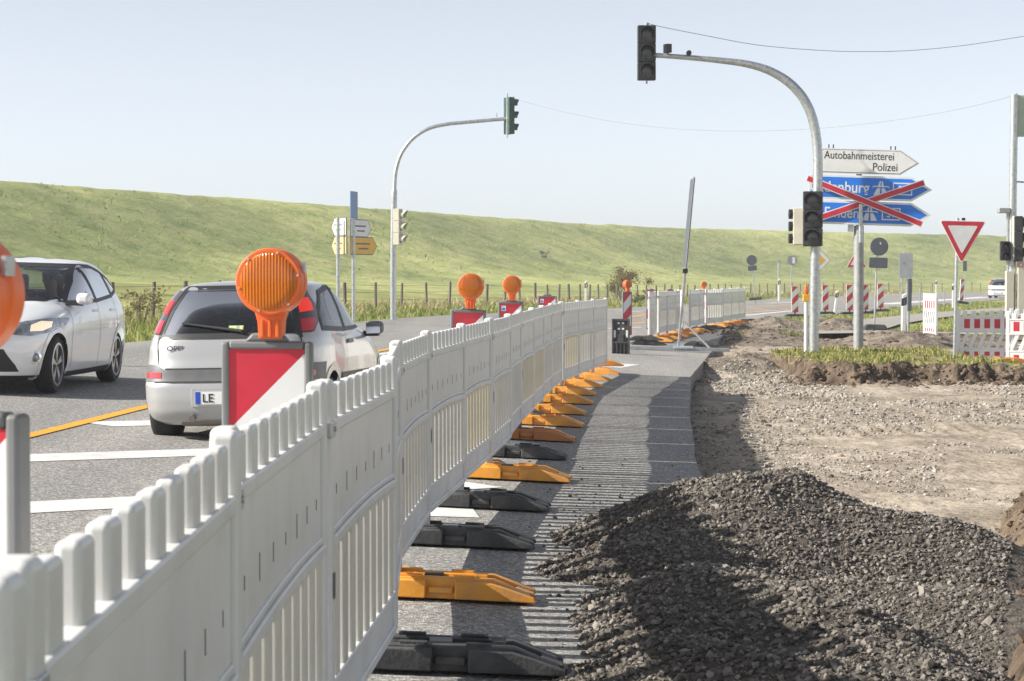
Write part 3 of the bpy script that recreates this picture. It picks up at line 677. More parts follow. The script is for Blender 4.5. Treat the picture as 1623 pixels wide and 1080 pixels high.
# spare plates: one stood on end, two piles
g_ = lambda x, y: float(zr(x, y))
p = at(984, 566, 44.3); t = thing('base_plate', 'black base plate stood upright on its end showing its ribbed underside', 'base plate', p, R(-8), 'spare base plates')
q = MB(); q.box(-.18, .18, -.01, .05, 0, .78); q.box(-.18, -.15, -.05, .0, 0, .78); q.box(.15, .18, -.05, .0, 0, .78); q.box(-.15, .15, -.05, 0, .0, .03); q.box(-.15, .15, -.05, 0, .28, .31); q.box(-.15, .15, -.05, 0, .74, .78)
for x in (-.075, 0, .075): q.box(x-.012, x+.012, -.045, -.005, .03, .28)
q.box(-.06, .06, -.045, -.005, .31, .46); q.build('plate_body', M['black_rubber'], t, bevel=.004)
for x, z, w_, h_ in ((-.045, .69, .022, .018), (.045, .69, .022, .018), (-.045, .575, .022, .018), (.045, .575, .022, .018), (-.125, .47, .02, .075), (.125, .47, .02, .075), (-.02, .39, .016, .025)):
    q = MB(); q.box(x-w_, x+w_, -.0135, -.0105, z-h_, z+h_); q.build('pale_stud', M['white_paint'], t)
p = at(1026, 547, 50.5)
place_base('black', (p.x-.06, p.y, g_(p.x, p.y)+.002), .08, 'lower black plate of the pair stacked behind the upright one', 'spare base plates')
place_base('black', (p.x-.12, p.y, g_(p.x, p.y)+.108), -.03, 'upper black plate of the pair stacked behind the upright one', 'spare base plates')
p = at(1119, 553, 48.5)
place_base('black', (p.x-.08, p.y, g_(p.x, p.y)+.002), .1, 'lower black plate of the pile weighing down the sign strut', 'spare base plates')
place_base('black', (p.x-.16, p.y+.1, g_(p.x, p.y)+.108), -.12, 'upper black plate of the pile weighing down the sign strut', 'spare base plates')
p = at(945, 574, 35.2); place_base('orange', (p.x-.05, p.y+.1, g_(p.x, p.y)+.11), .05, 'yellowish orange base plate lying on top of another at the fence end', 'spare base plates')

# ------------------------------------------------------------------ warning beacons
def clip_poly(poly, f):
    out = []
    for i, p in enumerate(poly):
        q = poly[(i+1) % len(poly)]; a, b = f(p), f(q)
        if a >= 0: out.append(p)
        if (a >= 0) != (b >= 0): t_ = a/(a-b); out.append((p[0]+(q[0]-p[0])*t_, p[1]+(q[1]-p[1])*t_))
    return out
def stripes(x0, x1, z0, z1, band, y, mb, slope=1, start=0, back=False):
    """red and white slanted film, red in the upper left corner"""
    rect = [(x0, z0), (x1, z0), (x1, z1), (x0, z1)]; c = lambda p: slope*(p[0] if slope > 0 else p[0])-p[1] if slope > 0 else -p[0]-p[1]
    vals = [c(p) for p in rect]; k0 = min(vals); k = 0
    while k0+k*band < max(vals):
        lo, hi = k0+k*band, k0+(k+1)*band
        P = clip_poly(clip_poly(rect, lambda p: c(p)-lo), lambda p: hi-c(p))
        if len(P) > 2:
            mb.cur = (k+start) % 2
            mb.add([(p[0], y, p[1]) for p in P], [tuple(range(len(P)))])
        k += 1
def amber_mat():
    m = mat('amber_lamp_lens', (.78, .21, .008), .12, 0, coat=.7)
    N = m.node_tree.nodes; L = m.node_tree.links; b = N['Principled BSDF']
    tc = N.new('ShaderNodeTexCoord'); w = N.new('ShaderNodeTexWave'); w.wave_type = 'BANDS'; w.bands_direction = 'X'; w.inputs['Scale'].default_value = 32
    L.new(tc.outputs['Object'], w.inputs['Vector'])
    v = N.new('ShaderNodeTexVoronoi'); v.inputs['Scale'].default_value = 120; L.new(tc.outputs['Object'], v.inputs['Vector'])
    ad = N.new('ShaderNodeMath'); ad.operation = 'MULTIPLY_ADD'; ad.inputs[1].default_value = .35; L.new(v.outputs[0], ad.inputs[0]); L.new(w.outputs[0], ad.inputs[2])
    bp = N.new('ShaderNodeBump'); bp.inputs['Distance'].default_value = .0016; L.new(ad.outputs[0], bp.inputs['Height']); L.new(bp.outputs[0], b.inputs['Normal'])
    r = N.new('ShaderNodeValToRGB'); r.color_ramp.elements[0].color = (.56, .125, .005, 1); r.color_ramp.elements[1].color = (.78, .25, .014, 1); L.new(w.outputs[0], r.inputs[0]); L.new(r.outputs[0], b.inputs['Base Color'])
    t = N.new('ShaderNodeBsdfTranslucent'); t.inputs[0].default_value = (1, .33, .01, 1); ms = N.new('ShaderNodeMixShader'); ms.inputs[0].default_value = .3
    L.new(b.outputs[0], ms.inputs[1]); L.new(t.outputs[0], ms.inputs[2]); L.new(ms.outputs[0], N['Material Output'].inputs[0]); return m
M['amber'] = amber_mat()
def make_beacon(lamp=True, sticker=False):
    root = thing('warning_beacon', 'x', 'warning beacon')
    f = MB()
    for s in (-1, 1): f.box(s*.130-.012, s*.130+.012, -.024, .024, .2, 1.235)
    f.box(-.118, .118, -.024, .024, .2, .222); f.box(-.118, .118, -.024, .024, 1.212, 1.237); f.box(-.118, .118, -.012, .012, .222, 1.212)
    f.prism([(-.07, 1.236), (-.045, 1.262), (.045, 1.262), (.07, 1.236)], -.022, .022)
    f.build('board_frame', M['grey_rubber'], root, bevel=.009, seg=3)
    s = MB(); stripes(-.118, .118, .222, 1.212, .25, -.0165, s); s.build('front_stripe_film', [M['red_film'], M['white_film']], root, recalc=False)
    s = MB(); stripes(-.118, .118, .222, 1.212, .25, .0165, s, -1); s.build('back_stripe_film', [M['red_film'], M['white_film']], root, recalc=False)
    for ch in root.children: ch.location.z = .07
    q = MB(); q.box(-.03, .03, -.02, .02, .09, .29); q.build('foot_peg', M['grey_rubber'], root)
    q = MB(); q.prism([(-.4, 0), (-.4, .03), (-.28, .10), (.28, .10), (.4, .03), (.4, 0)], -.18, .18); q.build('foot_plate', M['black_rubber'], root, bevel=.012)
    nb = len(root.children)
    if sticker:
        q = MB(); q.box(-.105, -.055, -.0185, -.0167, 1.13, 1.19); q.build('blue_white_sticker', M['white_film'], root)
        q = MB(); q.box(-.096, -.064, -.0200, -.0186, 1.138, 1.163); q.build('sticker_mark', M['sign_blue'], root)
    if lamp:
        h = MB(); cz = 1.422
        h.lathe([(.085, -.058), (.101, -.058), (.104, -.05), (.104, -.012), (.099, -.008), (.099, .008), (.104, .012), (.104, .05), (.101, .058), (.085, .058)], 40, 'y', Tm((0, 0, cz)))
        h.prism([(-.036, 1.245), (.036, 1.245), (.04, 1.30), (.052, 1.34), (-.052, 1.34), (-.04, 1.30)], -.032, .032)
        for x in (-.024, .0, .024): h.prism([(x-.006, 1.25), (x+.006, 1.25), (x+.004, 1.305), (x-.004, 1.305)], -.042, -.03)
        hs = h.build('lamp_housing', M['lamp_orange'], root, smooth=True, bevel=.003)
        for s in (-1, 1):
            l = MB(); l.lathe([(.089, s*.0582), (.086, s*.0605), (.06, s*.0625), (.03, s*.0635), (.001, s*.064)], 40, 'y', Tm((0, 0, cz))); l.build('lamp_lens', M['amber'], hs, smooth=True)
        for k in range(6):
            w = 2*math.pi*(k+.2)/6; l = MB(); l.lathe([(.0045, -.0570), (.0035, -.0625)], 8, 'y', Tm((.0935*math.cos(w), 0, cz+.0935*math.sin(w)))); l.build('lens_screw', M['chrome'], hs)
        l = MB(); l.box(.0985, .1065, -.02, .012, cz+.03, cz+.062); l.build('lamp_switch_cover', M['galv'], hs)
    for ch in root.children:
        if ch.name.split('.')[0] in ('blue_white_sticker', 'sticker_mark', 'lamp_housing'): ch.location.z = .07
        if ch.name.split('.')[0] == 'lamp_housing': ch.location.x = .014
    return root
b1 = make_beacon(); b2 = make_beacon(True, True); b3 = make_beacon(False, True); used_b = set()
def place_beacon(src, px, py, Y, rz, label, zoff=None, ref=1.307, group='warning beacons along the fence', lean=0):
    p = at(px, py, Y); z = p.z-ref if zoff is None else zoff
    if id(src) not in used_b:
        used_b.add(id(src)); src.location = (p.x, p.y, z); src.rotation_euler = (0, lean, rz); src['label'] = label; src['group'] = group; return src
    return dup(src, (p.x, p.y, z), rz, label, group, 0, lean)
place_beacon(b1, 424, 541, 6.75, R(-4), 'red and white warning beacon with big orange lamp behind the silver car')
place_beacon(b1, -90, 652, 3.45, R(-14), 'warning beacon at the left picture edge, only its frame and lamp rim showing')
place_beacon(b1, 738, 491, 17.3, R(4), 'warning beacon with orange lamp, nearest one left of the fence bend', lean=R(1))
place_beacon(b2, 809.5, 478, 24.2, R(4), 'warning beacon with orange lamp and small sticker, beyond the fence bend')
place_beacon(b3, 867.5, 469, 32.5, R(3), 'lampless warning beacon with white sticker behind the fence')
place_beacon(b1, 993.5, 463, 52, R(35), 'narrow turned warning beacon with lamp between the two fence rows')
for px, Y, lamp, lab in ((1032, 57, 0, 'lampless beacon peeping over the near end of the far fence'), (1061.5, 65, 0, 'lampless beacon peeping over the middle of the far fence'), (1115, 73, 1, 'beacon with small orange lamp peeping over the far fence'), (1147, 79, 0, 'lampless beacon, last one over the far fence')):
    place_beacon(b1 if lamp else b3, px, 460 if lamp else 459.5, Y, R(10), lab)
# slim roadside marker boards beyond the excavation
def make_board():
    root = thing('marker_board', 'x', 'marker board')
    f = MB(); f.box(-.135, .135, -.015, .015, .16, 1.18); f.build('board_frame', M['white_paint'], root, bevel=.008)
    s = MB(); stripes(-.125, .125, .17, 1.17, .25, -.018, s, 1, 0); s.build('front_stripe_film', [M['red_film'], M['white_film']], root, recalc=False)
    s = MB(); stripes(-.125, .125, .17, 1.17, .25, .018, s, -1, 0); s.build('back_stripe_film', [M['red_film'], M['white_film']], root, recalc=False)
    q = MB(); q.box(-.03, .03, -.02, .02, .09, .17); q.prism([(-.4, 0), (-.4, .03), (-.28, .10), (.28, .10), (.4, .03), (.4, 0)], -.18, .18); q.build('foot_plate', M['black_rubber'], root, bevel=.01)
    return root
mb0 = make_board()
for i, (px, py, Y, rz, lab) in enumerate(((1260, 502, 84, .1, 'red and white marker board left of the yellow lamp post'), (1308, 498, 88, .1, 'red and white marker board right of the tall curved mast'),
        (1346.5, 498.5, 86, .1, 'red and white marker board left of the thick sign post'), (1372, 497.5, 88, .5, 'red and white marker board half hidden right of the thick sign post'), (1395.5, 494, 92, .1, 'red and white marker board right of the round grey sign back'), (1523, 481, 106, .6, 'distant marker board behind the give way sign'))):
    p = at(px, py, Y); lean = R(6) if i == 5 else 0
    if i == 0: o = mb0; o.location = p; o.rotation_euler = (0, 0, rz); o['label'] = lab; o['group'] = 'red and white marker boards'
    else: dup(mb0, p, rz, lab, 'red and white marker boards', 0, lean)
# yellow flashing lamp on a white pole
p = at(1277.5, 556, 44.2); L_ = thing('lamp_post', 'slim white post with a yellow warning lamp on top', 'lamp post', p); hh = HC+(443-478)*44.2/3438-p.z
q = MB(); q.tube([(0, 0, -.1), (0, 0, hh)], .042, 14); q.build('pole', M['white_paint'], L_, smooth=True)
q = MB(); q.box(-.068, .068, -.05, .05, hh, hh+.14); q.build('lamp_case', M['yellow_lamp'], L_, bevel=.012)
q = MB(); q.lathe([(.038, hh+.14), (.045, hh+.17), (.042, hh+.25), (.022, hh+.34), (.004, hh+.37)], 14); q.build('lamp_dome', M['amber'], L_, smooth=True)

# ------------------------------------------------------------------ signals
def make_head(parent, T, n=3, w=.36, ph=.36, m=None, back=None, name='signal_head', visor=.2):
    m = m or M['black_plastic']; h = n*ph; s = w*.5
    b = MB()
    for k in range(n): b.box(-s, s, -.05, .13, -h/2+k*ph+.004, -h/2+(k+1)*ph-.004)
    b.box(-s*.9, s*.9, -.03, .11, -h/2, h/2)
    o = b.build(name, m, parent, bevel=.012, T=T)
    for k in range(n):
        z = -h/2+(k+.5)*ph; v = MB(); r = w*.40; N = 18; vs = []; fs = []
        for i in range(N+1):
            a = R(-28)+R(236)*i/N
            dpt = visor*(.55+.45*max(0, math.sin(a)))
            for rr, yy in ((r, -.05), (r, -.05-dpt), (r-.006, -.05-dpt), (r-.006, -.05)): vs.append((rr*math.cos(a), yy, z+rr*math.sin(a)))
        for i in range(N):
            for j in range(3): fs.append((i*4+j, i*4+j+1, i*4+j+5, i*4+j+4))
        v.add(vs, fs); v.build('visor', m, o, T=T, smooth=True)
        l = MB(); l.lathe([(r-.008, -.052), (r*.7, -.064), (r*.3, -.07), (.001, -.071)], 22, 'y', Tm((0, 0, z))); l.build('lens', M['signal_lens'], o, T=T, smooth=True)
    return o
def px_path(pts, Y): return [at(x, y, Y) for x, y in pts]
def smooth_path(P, n=6):
    out = []
    for i in range(len(P)-1):
        a, b, c, d = P[max(i-1, 0)], P[i], P[i+1], P[min(i+2, len(P)-1)]
        for k in range(n):
            t_ = k/n; out.append(.5*((2*b)+(c-a)*t_+(2*a-5*b+4*c-d)*t_*t_+(3*b-a-3*c+d)*t_**3))
    return out+[P[-1]]
# tall curved mast on the right
Y = 44.6; base = at(1290, 557, Y); s_ = Y/FPX
TL = thing('traffic_light', 'tall curved galvanised mast with dark signal heads on the grass island', 'traffic light', base)
rel = lambda x, y, YY=Y: at(x, y, YY)-base
path = smooth_path([rel(*q) for q in ((1290, 560), (1291, 450), (1294, 340), (1296.5, 270), (1293, 212), (1280, 168), (1256, 136), (1223, 114), (1185, 102), (1140, 96), (1090, 91.5), (1041, 88))])
nP = len(path); rad = [.098-.048*sstep(.45, 1, i/(nP-1)) for i in range(nP)]
q = MB(); q.tube(path, [float(r) for r in rad], 18); q.build('mast', M['galv'], TL, smooth=True)
for i in (38, 44, 50):
    a = path[i]; d = (path[i+1]-a).normalized(); q = MB(); q.tube([a-d*.012, a+d*.012], float(rad[i])+.006, 18); q.build('seam_band', M['alu'], TL)
make_head(TL, Matrix.Translation(rel(1025, 84))@Matrix.Rotation(R(2), 4, 'Z'), 3, .37, .375)
q = MB(); a = rel(1025, 38); q.lathe([(.045, -.06), (.045, .0), (.03, .02)], 12, 'z', Tm(a)); a = rel(1025, 131); q.tube([a+Vector((0, 0, .06)), a+Vector((0, 0, -.03))], .018, 8)
a = rel(1041, 88); q.tube([a+Vector((-.05, 0, 0)), a+Vector((.2, 0, -.01))], .05, 12); q.build('head_bracket', M['galv_dull'], TL)
q = MB(); a = rel(1059, 77); q.box(-.06, .06, -.06, .12, -.09, .09, Tm(a, R(20))); q.build('detector_camera', M['black_plastic'], TL, bevel=.01)
q = MB(); a = rel(1059, 86); q.tube([a+Vector((0, 0, .09)), a+Vector((0, 0, -.06))], .02, 8); a = rel(1092, 86); q.tube([a+Vector((0, 0, .02)), a+Vector((0, 0, -.09))], .02, 8); q.build('detector_bracket', M['galv_dull'], TL)
q = MB(); a = rel(1092, 84); q.lathe([(.045, -.09), (.055, -.02), (.055, .07), (.03, .09)], 14, 'y', Tm(a)); q.build('detector_eye', M['black_plastic'], TL, smooth=True)
make_head(TL, Matrix.Translation(rel(1287.5, 347.5)+Vector((-.02, -.2, 0)))@Matrix.Rotation(R(-14), 4, 'Z'), 3, .39, .375)
q = MB(); a = rel(1272, 359); q.box(-.19, .19, -.12, .12, -.38, .38, Tm(a, R(-10))); q.build('cream_back_box', M['cream'], TL, bevel=.02)
for zz in (-.25, 0, .25):
    q = MB(); q.lathe([(.1, -.06), (.1, .06)], 16, 'x', Tm(a+Vector((-.22, .02, zz)))); q.build('side_visor', M['black_plastic'], TL)
# second mast, left, on the far verge
Y = 62; base = at(623, 499, Y)
T2 = thing('traffic_light', 'slender curved grey mast left of centre with green backed signal head', 'traffic light', base)
path = smooth_path([rel(*q_, Y) for q_ in ((623, 518), (623, 420), (624, 340), (625.5, 292), (628, 268), (636, 244), (653, 221), (677, 205), (706, 197.5), (745, 193.5), (803, 188.5))])
nP = len(path); q = MB(); q.tube(path, [.088 if i < nP*.27 else .062-.012*(i/nP) for i in range(nP)], 14); q.build('mast', M['galv'], T2, smooth=True)
make_head(T2, Matrix.Translation(rel(809, 184, Y))@Matrix.Rotation(R(118), 4, 'Z'), 3, .34, .35, M['signal_green'])
q = MB(); a = rel(804, 184, Y); q.tube([a+Vector((0, -.1, -.62)), a+Vector((0, -.1, .64))], .025, 8); q.tube([a+Vector((0, -.1, 0)), a+Vector((.05, 0, 0))], .035, 8); a = rel(787, 186, Y); q.tube([a, a+Vector((0, 0, .12))], .02, 8); q.build('head_bracket', M['galv'], T2)
make_head(T2, Matrix.Translation(rel(633, 360, Y))@Matrix.Rotation(R(72), 4, 'Z'), 3, .33, .345, M['cream'])
# signal mast cut by the right edge
Y = 47.5; base = at(1603, 560, Y)
T3 = thing('traffic_light', 'galvanised signal mast at the right picture edge with cream backed heads', 'traffic light', base)
q = MB(); q.tube([rel(1603, 565, Y), rel(1605.5, 300, Y), rel(1608, 150, Y)], .085, 16); q.build('mast', M['galv'], T3, smooth=True)
make_head(T3, Matrix.Translation(rel(1617, 379, Y)+Vector((.0, -.05, 0)))@Matrix.Rotation(R(75), 4, 'Z'), 3, .33, .33, M['black_plastic'])
q = MB(); a = rel(1607.5, 378, Y); q.box(-.06, .06, -.17, .12, -.48, .48, Tm(a)); q.build('cream_back_box', M['cream'], T3, bevel=.01)
make_head(T3, Matrix.Translation(rel(1591.5, 398, Y)+Vector((0, -.1, 0)))@Matrix.Rotation(R(-6), 4, 'Z'), 2, .21, .21, M['black_plastic'])
q = MB(); q.tube([rel(1597.5, 505, Y), rel(1597.5, 334, Y)], .035, 10); q.tube([rel(1591, 398, Y), rel(1604, 398, Y)], .02, 8); q.build('side_pole', M['galv'], T3, smooth=True)
q = MB(); a = rel(1591.5, 334, Y); q.box(-.13, .12, -.1, .14, -.055, .055, Tm(a)); q.build('detector_camera', M['galv_dull'], T3, bevel=.015)
q = MB(); q.box(-.085, .085, -.07, .07, 0, 1.15, Tm(rel(1598, 513, Y)+Vector((0, -.1, 0)))); q.build('cable_housing', M['cream'], T3, bevel=.01)
q = MB(); q.box(-.11, .13, -.07, .07, 0, 1.15, Tm(rel(1618, 497, Y)+Vector((0, -.12, 0)))); q.build('button_housing', M['cream'], T3, bevel=.01)
q = MB(); q.lathe([(.05, -.02), (.05, .0)], 18, 'y', Tm(rel(1614.5, 420, Y)+Vector((0, -.2, 0)))); q.build('red_ring_label', M['red_film'], T3)
q = MB(); q.lathe([(.034, -.006), (.034, .0)], 18, 'y', Tm(rel(1614.5, 420, Y)+Vector((0, -.221, 0)))); q.build('ring_label_centre', M['white_film'], T3)
gm = mat('pale_green_back', (.36, .44, .36), .5, 0, .08, 6)
q = MB(); a = rel(1621, 184, Y); q.box(-.14, .3, -.03, .1, -.45, .45, Tm(a)); q.build('green_head_back', gm, T3, bevel=.012)
q = MB(); q.tube([rel(1611, 226, Y), rel(1611, 148, Y)], .018, 8); q.tube([rel(1606, 155, Y), rel(1618, 160, Y)], .02, 8); q.tube([rel(1606, 288, Y), rel(1640, 290, Y)], .018, 8); q.build('head_bracket', M['galv_dull'], T3)
# overhead cables
def cable(name, pts, Y0, Y1, r, label):
    P = []; n = len(pts)
    for i, (x, y) in enumerate(pts): P.append(at(x, y, Y0+(Y1-Y0)*i/(n-1)))
    o0 = P[0]; q = MB(); q.tube([p_-o0 for p_ in smooth_path(P, 6)], r, 6); o = q.build(name, M['cable'], smooth=True); o.location = o0; return tag(o, label, 'cable')
cable('overhead_cable', [(1026, 36), (1040, 41), (1120, 57), (1200, 71.5), (1290, 79.5), (1360, 82), (1440, 80.5), (1530, 72), (1640, 55)], 44.6, 46, .0065, 'thick overhead cable sagging from the highest signal head to the right')
cable('overhead_cable', [(813, 153), (830, 161), (900, 179), (985, 195), (1080, 205), (1170, 208), (1260, 206), (1350, 199), (1450, 186), (1540, 169), (1610, 151)], 62, 47.5, .0045, 'thin faint overhead cable between the left mast and the right edge mast')
# ------------------------------------------------------------------ cars
class Body:
    def __init__(s, tab, xc):
        t = np.array(tab, float); zz = np.linspace(t[0, 0], t[-1, 0], 500); s.z = zz; s.xc = xc
        def sm(c, w=9):
            a = np.interp(zz, t[:, 0], t[:, c]); k = np.hanning(2*w+1); k /= k.sum()
            pad_ = np.concatenate([2*a[0]-a[w:0:-1], a, 2*a[-1]-a[-2:-w-2:-1]]); return np.convolve(pad_, k, 'valid')
        s.xf, s.xr, s.w, s.nf, s.nr = (sm(i) for i in range(1, 6))
    def g(s, a, z): return np.interp(z, s.z, a)
    def W(s, x, z):
        x = float(x); a = s.g(s.xf, z)-s.xc if x > s.xc else s.xc-s.g(s.xr, z); n = s.g(s.nf if x > s.xc else s.nr, z)
        u = min(.9995, abs(x-s.xc)/max(a, 1e-4)); return float(s.g(s.w, z)*(1-u**n)**(1/n))
    def Rf(s, y, z):
        n = s.g(s.nf, z); u = min(.9995, abs(y)/s.g(s.w, z)); return float(s.xc+(s.g(s.xf, z)-s.xc)*(1-u**n)**(1/n))
    def Rr(s, y, z):
        n = s.g(s.nr, z); u = min(.9995, abs(y)/s.g(s.w, z)); return float(s.xc-(s.xc-s.g(s.xr, z))*(1-u**n)**(1/n))
    def mp(s, mode, u, v, off):
        if mode == 'L': return (u, s.W(u, v)+off, v)
        if mode == 'R': return (u, -s.W(u, v)-off, v)
        if mode == 'rear': return (s.Rr(u, v)-off, u, v)
        return (s.Rf(u, v)+off, u, v)
    def nor(s, mode, u, v):
        e = .004; p = Vector(s.mp(mode, u, v, 0)); a = Vector(s.mp(mode, u+e, v, 0))-p; b = Vector(s.mp(mode, u, v+e, 0))-p
        n = a.cross(b)
        if n.length < 1e-12: return Vector((0, 0, 1))
        n.normalize(); ref = {'L': Vector((0, 1, .2)), 'R': Vector((0, -1, .2)), 'rear': Vector((-1, 0, .2)), 'front': Vector((1, 0, .2))}[mode]
        return n if n.dot(ref) > 0 else -n
def in_poly(u, v, poly):
    c = False; n = len(poly)
    for i in range(n):
        (x1, y1), (x2, y2) = poly[i], poly[(i+1) % n]
        if (y1 > v) != (y2 > v) and u < (x2-x1)*(v-y1)/(y2-y1)+x1: c = not c
    return c
def offset_poly(poly, d):
    A = sum(p[0]*q[1]-q[0]*p[1] for p, q in zip(poly, poly[1:]+poly[:1])); sg = 1 if A > 0 else -1; out = []
    n = len(poly)
    for i in range(n):
        p0, p1, p2 = Vector(poly[i-1]), Vector(poly[i]), Vector(poly[(i+1) % n])
        e1 = (p1-p0).normalized(); e2 = (p2-p1).normalized(); n1 = Vector((e1.y, -e1.x))*sg; n2 = Vector((e2.y, -e2.x))*sg
        out.append(tuple(p1+(n1+n2)/max(.35, 1+n1.dot(n2))*d))
    return out
def patch(B, name, poly, mode, off, m, parent, st=.035, smooth=True):
    bm = bmesh.new(); bm.faces.new([bm.verts.new((p[0], p[1], 0)) for p in poly])
    us = [p[0] for p in poly]; vs = [p[1] for p in poly]
    for k in (0, 1):
        lo, hi = (min(us), max(us)) if k == 0 else (min(vs), max(vs)); t_ = lo+st
        while t_ < hi-.004:
            co = (t_, 0, 0) if k == 0 else (0, t_, 0); no = (1, 0, 0) if k == 0 else (0, 1, 0)
            bmesh.ops.bisect_plane(bm, geom=bm.verts[:]+bm.edges[:]+bm.faces[:], plane_co=co, plane_no=no); t_ += st
    for v in bm.verts:
        u, w = v.co.x, v.co.y; v.co = Vector(B.mp(mode, u, w, 0))+B.nor(mode, u, w)*off
    me = bpy.data.meshes.new(name); bm.to_mesh(me); bm.free(); me.materials.append(m)
    me.polygons.foreach_set('use_smooth', np.full(len(me.polygons), smooth))
    o = bpy.data.objects.new(name, me); col.objects.link(o); o.parent = parent; return o
def ring_patch(B, name, poly, d, mode, off, m, parent, inner=-.02):
    o_, i_ = offset_poly(poly, d), offset_poly(poly, inner); V = []; n = len(poly); K = 8
    for i in range(n):
        for k in range(K):
            t_ = k/K
            for P in (o_, i_):
                a, b = P[i], P[(i+1) % n]; u = a[0]+(b[0]-a[0])*t_; v = a[1]+(b[1]-a[1])*t_
                V.append(tuple(Vector(B.mp(mode, u, v, 0))+B.nor(mode, u, v)*off))
    N = n*K; F_ = [(2*i, 2*i+1, (2*i+3) % (2*N), (2*i+2) % (2*N)) for i in range(N)]
    return np_mesh(name, V, F_, m, smooth=True, parent=parent)
def line_patch(B, name, pts, w, mode, off, m, parent):
    V = []; P = []
    for a, b in zip(pts, pts[1:]):
        for k in range(10): P.append((a[0]+(b[0]-a[0])*k/10, a[1]+(b[1]-a[1])*k/10))
    P.append(pts[-1])
    for i, p in enumerate(P):
        a, b = Vector(P[max(0, i-1)]), Vector(P[min(len(P)-1, i+1)]); t_ = (b-a).normalized()
        for s in (-1, 1):
            u, v = p[0]-t_.y*s*w/2, p[1]+t_.x*s*w/2; V.append(tuple(Vector(B.mp(mode, u, v, 0))+B.nor(mode, u, v)*off))
    return np_mesh(name, V, grid_faces(len(P), 2), m, smooth=True, parent=parent)
def make_wheel(parent, x, y, r, wd, side, spokes=5, rimr=.22):
    t = MB(); prof = [(rimr, -wd/2+.01), (rimr+.02, -wd/2), (r-.03, -wd/2-.003), (r-.008, -wd/2+.02), (r, -wd/2+.05), (r, wd/2-.05), (r-.008, wd/2-.02), (r-.03, wd/2+.003), (rimr+.02, wd/2), (rimr, wd/2-.01)]
    t.lathe(prof, 40, 'y'); T = Tm((x, y, r)); w = t.build('wheel', M['tyre'], parent, T=T, smooth=True)
    b = MB(); b.lathe([(rimr-.012, side*(wd/2-.10)), (rimr-.012, side*(wd/2-.09))], 30, 'y'); b.build('brake_disc', M['dark_trim'], w, T=T)
    q = MB(); q.lathe([(rimr+.008, side*(wd/2+.004)), (rimr-.018, side*(wd/2+.007)), (rimr-.022, side*(wd/2-.05)), (rimr+.005, side*(wd/2-.08))], 36, 'y'); q.v = q.v; q.f = q.f[:-2]; q.m = q.m[:-2]
    q.lathe([(.045, side*(wd/2-.055)), (.04, side*(wd/2-.012)), (.001, side*(wd/2-.008))], 16, 'y')
    for k in range(spokes):
        a = 2*math.pi*k/spokes+.3
        for da in (-.12, .12):
            ca, sa = math.cos(a), math.sin(a); cb, sb = math.cos(a+da), math.sin(a+da); tx_, tz_ = -sa, ca; hw = .013
            y0, y1 = side*(wd/2-.035), side*(wd/2-.008)
            P = [(ca*.03+tx_*hw, ca*0+sa*.03+tz_*hw), (ca*.03-tx_*hw, sa*.03-tz_*hw), (cb*(rimr-.01)-tx_*hw*1.2, sb*(rimr-.01)-tz_*hw*1.2), (cb*(rimr-.01)+tx_*hw*1.2, sb*(rimr-.01)+tz_*hw*1.2)]
            q.prism(P, min(y0, y1), max(y0, y1))
    q.build('rim', M['rim'], w, T=T, smooth=True)
    return w
